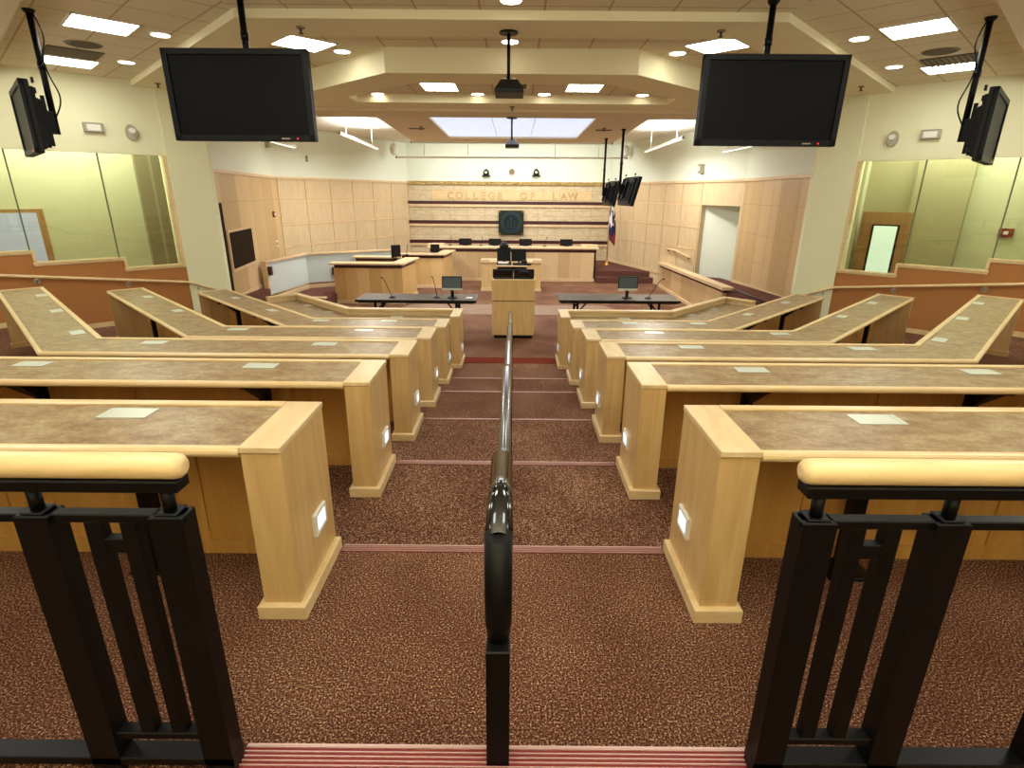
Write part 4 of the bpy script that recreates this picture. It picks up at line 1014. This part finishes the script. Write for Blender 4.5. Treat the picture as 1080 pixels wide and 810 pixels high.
# ------------------------------------------------------------------ ceiling fixtures
def panel_light(cx, cy, w, l, ang, z, label, strength=None):
    t = thing('ceiling_light', (cx, cy, z), label, 'ceiling light', 'square ceiling light panels')
    T = rotz(ang, (cx, cy, 0)); f = 0.022
    b = MB()
    for (x0, x1, y0, y1) in ((-w / 2, w / 2, -l / 2, -l / 2 + f), (-w / 2, w / 2, l / 2 - f, l / 2), (-w / 2, -w / 2 + f, -l / 2, l / 2), (w / 2 - f, w / 2, -l / 2, l / 2)):
        b.box(cx + x0, cx + x1, cy + y0, cy + y1, z - 0.018, z)
    b.xf(T); b.build('frame', M['lamp_frame'], t)
    b = MB(); b.box(cx - w / 2 + f, cx + w / 2 - f, cy - l / 2 + f, cy + l / 2 - f, z - 0.012, z - 0.004); b.xf(T); b.build('diffuser', M['lamp'], t)
    return t
Q = PI / 4
panel_light(-4.88, 7.60, 0.69, 0.69, Q, 3.72, 'light panel nearest the top left corner of the ceiling')
panel_light(-6.80, 9.63, 0.69, 0.69, Q, 3.72, 'light panel beside the dark grille over the left glass wall')
panel_light(-2.76, 8.40, 0.66, 0.66, Q, 3.72, 'light panel just above the big left television')
panel_light(4.76, 7.49, 0.69, 0.69, Q, 3.72, 'light panel nearest the top right corner of the ceiling')
panel_light(6.66, 9.54, 0.69, 0.69, Q, 3.72, 'light panel beside the dark grille over the right glass wall')
panel_light(2.71, 8.33, 0.66, 0.66, Q, 3.72, 'light panel just above the big right television')
panel_light(-1.21, 10.25, 0.60, 0.95, 0, 3.54, 'light panel in the ceiling recess left of the near projector')
panel_light(1.20, 10.22, 0.60, 0.95, 0, 3.54, 'light panel in the ceiling recess right of the near projector')

dl0 = None
def downlight(x, y, z, label):
    global dl0
    if dl0 is None:
        t = thing('recessed_downlight', (x, y, z), label, 'downlight', 'round recessed downlights')
        b = MB(); b.lathe((x, y), [(0.122, z - 0.012), (0.128, z)], 24); b.build('trim_ring', M['lamp_frame'], t)
        b = MB(); b.lathe((x, y), [(0.105, z - 0.016), (0.105, z - 0.010)], 24); b.build('lens', M['lamp_small'], t)
        dl0 = (t, (x, y, z)); return t
    t0, p0 = dl0
    return copy_thing(t0, (x - p0[0], y - p0[1], z - p0[2]), label)
for x, y, z, lab in ((-4.43, 8.03, 3.72, 'round downlight between the left corner light panel and the left television'), (-5.91, 9.62, 3.72, 'round downlight above the left pier, right of the grille'),
                     (-2.37, 8.82, 3.72, 'round downlight right of the light panel above the left television'), (0.0, 6.60, 3.72, 'round downlight at the very top edge above the aisle'),
                     (-0.02, 8.22, 3.72, 'round downlight behind the near projector pole'), (2.30, 8.77, 3.72, 'round downlight left of the light panel above the right television'),
                     (4.33, 7.94, 3.72, 'round downlight between the right corner light panel and the right television'), (5.78, 9.51, 3.72, 'round downlight above the right pier, left of the grille'),
                     (-2.42, 11.12, 3.54, 'leftmost small round downlight in the ceiling recess'), (-0.62, 11.06, 3.54, 'small round downlight in the recess, left of the near projector'),
                     (0.57, 11.02, 3.54, 'small round downlight in the recess, right of the near projector'), (2.32, 11.03, 3.54, 'rightmost small round downlight in the ceiling recess')):
    downlight(x, y, z, lab)

# round ceiling speakers, grilles, sprinklers
for s in (-1, 1):
    x, y = s * 5.79, 8.56
    t = thing('ceiling_speaker', (x, y, 3.72), 'round ceiling speaker between the two light panels at the top %s' % SIDE[s], 'speaker', 'round ceiling speakers')
    b = MB(); b.lathe((x, y), [(0.20, 3.705), (0.22, 3.72)], 24); b.build('rim', M['grille'], t)
    b = MB(); b.lathe((x, y), [(0.18, 3.70), (0.19, 3.706)], 24); b.build('grille_cover', M['vent_dark'], t)
    x, y = s * 6.32, 9.06
    t = thing('ceiling_vent', (x, y, 3.72), 'dark slotted ceiling grille beside the light panel over the %s glass wall' % SIDE[s], 'vent', 'dark ceiling grilles')
    T = rotz(Q, (x, y, 0))
    b = MB(); b.box(x - 0.33, x + 0.33, y - 0.33, y + 0.33, 3.708, 3.72); b.xf(T); b.build('backing', M['vent_dark'], t)
    b = MB()
    for q in range(9): b.box(x - 0.31, x + 0.31, y - 0.30 + q * 0.07, y - 0.27 + q * 0.07, 3.70, 3.708)
    b.xf(T); b.build('slats', M['grille'], t)
t = thing('ceiling_vent', (0.0, 10.2, 3.54), 'square return grille in the ceiling recess behind the near projector', 'vent', 'ceiling vents')
b = MB(); b.box(-0.29, 0.29, 9.92, 10.48, 3.53, 3.54); b.build('backing', M['lamp_frame'], t)
b = MB()
for q in range(8): b.box(-0.24, 0.24, 9.97 + q * 0.06, 10.0 + q * 0.06, 3.522, 3.53)
b.build('slats', M['vent_dark'], t)
for x, y, lab in ((-2.36, 15.0, 'slot vent in the soffit left of the skylight'), (2.25, 15.0, 'slot vent in the soffit right of the skylight')):
    t = thing('slot_vent', (x, y, 3.36), lab, 'vent', 'ceiling vents')
    b = MB(); b.box(x - 0.2, x + 0.2, y - 0.09, y + 0.09, 3.35, 3.36); b.build('frame', M['grille'], t)
    b = MB()
    for q in range(3): b.box(x - 0.18, x + 0.18, y - 0.07 + q * 0.05, y - 0.04 + q * 0.05, 3.345, 3.35)
    b.build('slats', M['vent_dark'], t)
sp0 = None
for x, y, z, lab in ((-2.40, 7.28, 3.63, 'sprinkler head on the beam above the left television'), (2.39, 7.28, 3.63, 'sprinkler head on the beam above the right television'), (-6.2, 10.85, 3.63, 'sprinkler head on the beam near the left pier'),
                     (5.95, 10.6, 3.63, 'sprinkler head on the beam near the right pier'), (0.0, 11.6, 3.41, 'sprinkler head on the soffit above the far projector'), (-2.2, 14.6, 3.36, 'sprinkler head on the soffit left of the skylight'), (2.2, 14.6, 3.36, 'sprinkler head on the soffit right of the skylight')):
    if sp0 is None:
        t = thing('sprinkler_head', (x, y, z), lab, 'sprinkler', 'ceiling sprinkler heads')
        b = MB(); b.lathe((x, y), [(0.045, z - 0.018), (0.05, z + 0.002)], 14); b.build('escutcheon', M['grille'], t)
        b = MB(); b.cyl((x, y), 0.014, z - 0.065, z, 8); b.lathe((x, y), [(0.028, z - 0.072), (0.028, z - 0.064)], 12); b.build('deflector', M['dark_edge'], t)
        sp0 = (t, (x, y, z))
    else: copy_thing(sp0[0], (x - sp0[1][0], y - sp0[1][1], z - sp0[1][2]), lab)

# pendant linear lights and the two long linear lights before the back wall
def linear(p0, p1, label, group, stems=(0.15, 0.85), ztop=3.72, r=0.05, end_mat='silver', strength_mat='lamp_soft'):
    p0, p1 = Vector(p0), Vector(p1); c = (p0 + p1) / 2
    t = thing('linear_pendant_light', tuple(c), label, 'pendant light', group)
    d = (p1 - p0).normalized(); n = Vector((-d.y, d.x, 0)).normalized()
    b = MB(); w = r
    q = [p0 - n * w, p1 - n * w, p1 + n * w, p0 + n * w]
    b.hexa([tuple(x) for x in q], [tuple(x + Vector((0, 0, 0.05)) - (n * w * (0.4 if i > 1 else -0.4))) for i, x in enumerate(q)]); b.build('housing', M['white_plastic'], t)
    q = [p0 - n * w * .75, p1 - n * w * .75, p1 + n * w * .75, p0 + n * w * .75]
    b = MB(); b.hexa([tuple(x - Vector((0, 0, 0.008))) for x in q], [tuple(x - Vector((0, 0, 0.001))) for x in q]); b.build('lens', M[strength_mat], t)
    for k, e in ((0, p0), (1, p1)):
        b = MB(); sgn = -1 if k == 0 else 1; a = e; c2 = e + d * 0.04 * sgn
        b.hexa([tuple(a - n * w * 1.05 - Vector((0, 0, .01))), tuple(c2 - n * w * 1.05 - Vector((0, 0, .01))), tuple(c2 + n * w * 1.05 - Vector((0, 0, .01))), tuple(a + n * w * 1.05 - Vector((0, 0, .01)))],
               [tuple(a - n * w * .6 + Vector((0, 0, .055))), tuple(c2 - n * w * .6 + Vector((0, 0, .055))), tuple(c2 + n * w * .6 + Vector((0, 0, .055))), tuple(a + n * w * .6 + Vector((0, 0, .055)))]); b.build('end_cap', M[end_mat], t)
    for k in stems:
        e = p0.lerp(p1, k); b = MB(); b.tube([e + Vector((0, 0, 0.04)), (e.x, e.y, ztop)], 0.010, 8); b.lathe((e.x, e.y), [(0.05, ztop - 0.02), (0.06, ztop)], 12); b.build('stem', M['white_plastic'], t)
    return t
G = 'sloping linear pendant lights by the side walls'
linear((-4.62, 16.2, 3.33), (-4.10, 18.2, 3.10), 'slim linear pendant light in the left ceiling pocket, right of the television', G)
linear((4.55, 16.2, 3.28), (4.02, 18.2, 3.08), 'slim linear pendant light in the right ceiling pocket, left of the television', G)
linear((-6.25, 14.6, 3.10), (-5.75, 15.8, 2.95), 'slim linear pendant light peeking below the left television', G)
linear((6.05, 14.6, 3.04), (5.55, 15.8, 2.93), 'slim linear pendant light peeking below the right television', G)
linear((-4.0, 20.6, 2.99), (3.9, 20.6, 3.02), 'long thin linear light strip hung lower before the back wall', 'long linear lights before the back wall', (0.12, 0.31, 0.69, 0.88), 3.72, 0.026, 'black_plastic', 'white_plastic')
linear((-3.7, 22.0, 3.59), (3.6, 22.0, 3.61), 'long thin linear light strip near the ceiling at the back wall', 'long linear lights before the back wall', (0.15, 0.85), 3.72, 0.026, 'black_plastic', 'bronze_ring')

# ------------------------------------------------------------------ wall devices
def on_wall(s, u, z, kind):
    c = Vector(wallpt(s, u, 0.0) + (z,)); n = Vector((-s, -1, 0)).normalized(); ex = Vector((-n.y, n.x, 0))
    return Matrix(((ex.x, n.x, 0, c.x), (ex.y, n.y, 0, c.y), (0, 0, 1, c.z), (0, 0, 0, 1)))
for s in (-1, 1):
    t = thing('emergency_light', wallpt(s, 10.645, 0.0) + (2.88,), 'silver emergency light box high on the cream wall above the %s glass' % SIDE[s], 'emergency light', 'emergency lights')
    T = on_wall(s, 10.645, 2.89, 0)
    b = MB(); b.box(-0.15, 0.15, 0.0, 0.07, -0.08, 0.08, 0, 0.012); b.xf(T); b.build('case', M['silver'], t)
    b = MB(); b.box(-0.10, 0.10, 0.07, 0.085, -0.055, 0.05, 0, 0.006); b.xf(T); b.build('lens', M['white_plastic'], t)
    t = thing('wall_strobe', wallpt(s, 11.05, 0.0) + (2.85,), 'oval silver wall strobe high on the cream wall next to the %s pier' % SIDE[s], 'strobe', 'oval wall strobes')
    T = on_wall(s, 11.05, 2.85, 0)
    def oval(rx, rz, y0, y1, n=24):
        vs = []; fs = []
        for k in range(n):
            a = 2 * PI * k / n; vs += [(rx * math.cos(a), y0, rz * math.sin(a)), (rx * 0.85 * math.cos(a), y1, rz * 0.85 * math.sin(a))]
        for k in range(n):
            j = (k + 1) % n; fs.append([2 * k, 2 * j, 2 * j + 1, 2 * k + 1])
        fs.append([2 * k for k in range(n)]); fs.append([2 * k + 1 for k in range(n)][::-1])
        return MB().add(vs, fs)
    b = oval(0.10, 0.14, 0.0, 0.06); b.xf(T); b.build('case', M['silver'], t)
    b = oval(0.055, 0.05, 0.06, 0.10); b.xf(T @ Matrix.Translation((0, 0, 0.03))); b.build('lens', M['white_plastic'], t)
# devices of the courtroom end
for x, z, lab in ((-1.08, 2.60, 'black video camera on the white wall above the word COLLEGE'), (0.94, 2.62, 'black video camera on the white wall above the word OF')):
    t = thing('wall_camera', (x, 23.9, z), lab, 'camera', 'cameras over the bench')
    b = MB(); b.box(x - 0.16, x + 0.16, 23.78, 24.0, z - 0.10, z - 0.05, 0, 0.006); b.build('shelf', M['black_plastic'], t)
    b = MB(); b.lathe((x, 23.87), [(0.10, z - 0.05), (0.12, z + 0.02), (0.10, z + 0.12), (0.04, z + 0.18)], 16); b.build('head', M['black_plastic'], t)
    b = MB(); b.tube([(x, 23.78, z + 0.05), (x, 23.74, z + 0.05)], 0.05, 14); b.build('lens', M['silver'], t)
t = thing('wall_speaker', (-0.05, 23.97, 2.69), 'round pale grey speaker on the white wall between the two cameras', 'speaker')
b = MB(); disc(b, 0, 0.14, 24.0, 23.95, 24, -0.05, 2.69); b.build('rim', M['silver'], t)
b = MB(); disc(b, 0, 0.11, 23.95, 23.94, 24, -0.05, 2.69); b.build('grille_cover', M['grille'], t)
for x, lab in ((-4.45, 'white pod speaker hanging in the left back corner'), (4.2, 'white pod speaker hanging in the right back corner')):
    t = thing('pod_speaker', (x, 22.4, 3.4), lab, 'speaker', 'pod speakers in the back corners')
    b = MB(); b.lathe((x, 22.4), [(0.05, 3.18), (0.13, 3.24), (0.15, 3.40), (0.12, 3.52), (0.04, 3.58)], 18); b.build('body', M['white_plastic'], t)
    b = MB(); b.cyl((x, 22.4), 0.015, 3.56, 3.72, 8); b.build('stem', M['white_plastic'], t)
def dev(name, c, w, h, dd, n, label, cat, mat, mat2, z, group=None):
    n = Vector((n[0], n[1], 0)).normalized(); ex = Vector((-n.y, n.x, 0))
    T = Matrix(((ex.x, n.x, 0, c[0]), (ex.y, n.y, 0, c[1]), (0, 0, 1, z), (0, 0, 0, 1)))
    t = thing(name, (c[0], c[1], z), label, cat, group)
    b = MB(); b.box(-w / 2, w / 2, -0.01, dd, -h / 2, h / 2, 0, min(0.01, dd / 3)); b.xf(T); b.build('case', M[mat], t)
    b = MB(); b.box(-w / 4, w / 4, dd, dd + 0.012, -h / 4, h / 4); b.xf(T); b.build('front', M[mat2], t)
dev('wall_camera', (-6.98, 17.0), 0.16, 0.26, 0.14, (0.98, -0.16), 'silver wall camera high on the left wall, below the television', 'camera', 'silver', 'white_plastic', 3.16, 'silver side-wall cameras')
dev('wall_camera', (5.80, 18.12), 0.16, 0.26, 0.14, (-0.95, -0.3), 'silver wall camera high on the right wall, above the doorway', 'camera', 'silver', 'white_plastic', 2.62, 'silver side-wall cameras')
dev('fire_alarm_pull', (-6.95, 16.82), 0.10, 0.16, 0.05, (0.98, -0.16), 'tiny red alarm box on the wood wall left of the panelled corner', 'fire alarm', 'red_plastic', 'white_plastic', 1.23)
dev('light_switch', (-6.96, 16.84), 0.12, 0.18, 0.02, (0.98, -0.16), 'white switch plate on the left wood wall, above the glass guard', 'switch', 'white_plastic', 'silver', 0.40)
dev('wall_sensor', (-6.55, 18.93), 0.06, 0.18, 0.04, (0.91, -0.41), 'small vertical grey sensor on the white wall above the left panels', 'sensor', 'grille', 'silver', 2.85)

# ------------------------------------------------------------------ light
def area(name, loc, size, power, col=(1, 0.95, 0.86), rot=(0, 0, 0), sizey=None, spread=PI):
    l = bpy.data.lights.new(name, 'AREA'); l.energy = power; l.color = col; l.size = size * U; l.spread = spread
    if sizey: l.shape = 'RECTANGLE'; l.size_y = sizey * U
    o = bpy.data.objects.new(name, l); COL.objects.link(o); o.location = Vector(loc) * U; o.rotation_euler = rot
    return o
for s in (-1, 1):
    pl_ = bpy.data.lights.new('side_fill', 'POINT'); pl_.energy = 125; pl_.color = (0.98, 1.0, 0.94); pl_.shadow_soft_size = 0.5  # unseen point fill at each side, added to lift walls and ceiling
    o = bpy.data.objects.new('side_fill', pl_); COL.objects.link(o); o.location = Vector((s * 8.4, 6.0, 2.5)) * U
area('rear_fill', (0, -1.2, 2.0), 5.0, 260, (0.98, 1.0, 0.94), (math.radians(171), 0, 0), 1.5)  # unseen fill behind the camera, added as extra bounce onto the ceiling
for x, y in ((-1.7, 4.6), (1.7, 4.6), (-4.6, 3.6), (4.6, 3.6), (-1.7, 1.0), (1.7, 1.0), (-5, 0), (5, 0)):
    area('unseen_ceiling_lamp', (x, y, 3.70), 0.9, 30 if y > 3 else 17, (0.98, 1.0, 0.95))  # unseen lamps added overhead, out of frame, to light the near rows
w = bpy.data.worlds.new('world'); sc.world = w; w.use_nodes = True
w.node_tree.nodes['Background'].inputs[0].default_value = (0.9, 0.95, 1, 1); w.node_tree.nodes['Background'].inputs[1].default_value = 0.3
# skylight daylight, pocket wall washers, courtroom end
area('skylight_daylight', (0, 15.1, 3.38), 3.4, 180, (0.93, 0.96, 1.0), sizey=4.3)
for s in (-1, 1):
    area('pocket_uplight', (s * 4.35, 17.2, 3.28), 0.12, 45, (1, 0.99, 0.95), (PI, 0, 0), 2.0)
    area('pocket_downlight', (s * 4.35, 17.2, 3.05), 0.15, 85, (1, 0.97, 0.92), (0, 0, 0), 2.0)
    area('corridor_lamp', (s * 8.4, 11.2, 3.28), 0.8, 72, (1, 0.98, 0.94), (0, 0, s * PI / 4), 2.5)
area('wall_wash', (0, 22.0, 3.55), 7.0, 90, (1, 0.99, 0.96), (math.radians(30), 0, 0), 0.1)
area('wall_wash', (0, 20.6, 2.96), 7.6, 100, (1, 0.98, 0.94), (math.radians(20), 0, 0), 0.1)

# ------------------------------------------------------------------ camera
cam = bpy.data.cameras.new('camera'); co = bpy.data.objects.new('camera', cam); COL.objects.link(co); sc.camera = co
F, PITCH, YAW, ROLL = 584.78, math.radians(18.943), math.radians(-0.035), math.radians(0.4796)
cam.sensor_fit = 'HORIZONTAL'; cam.sensor_width = 36; cam.lens = 36 * F / 1080; cam.clip_start = 0.05; cam.clip_end = 200
cp, sp, cy, sy = math.cos(PITCH), math.sin(PITCH), math.cos(YAW), math.sin(YAW)
fw = Vector((sy * cp, cy * cp, -sp)); rt = Vector((cy, -sy, 0)); upv = rt.cross(fw)
r2 = rt * math.cos(ROLL) + upv * math.sin(ROLL); u2 = -rt * math.sin(ROLL) + upv * math.cos(ROLL)
mw = Matrix((r2, u2, -fw)).transposed().to_4x4(); mw.translation = Vector((0.0463, 0, 1.8528)) * U
co.matrix_world = mw
sc.view_settings.view_transform = 'Standard'; sc.view_settings.look = 'None'; sc.view_settings.gamma = 1; sc.view_settings.use_curve_mapping = False
sc.view_settings.exposure = 0.25
sc.cycles.max_bounces = 10; sc.cycles.diffuse_bounces = 7; sc.cycles.transparent_max_bounces = 12
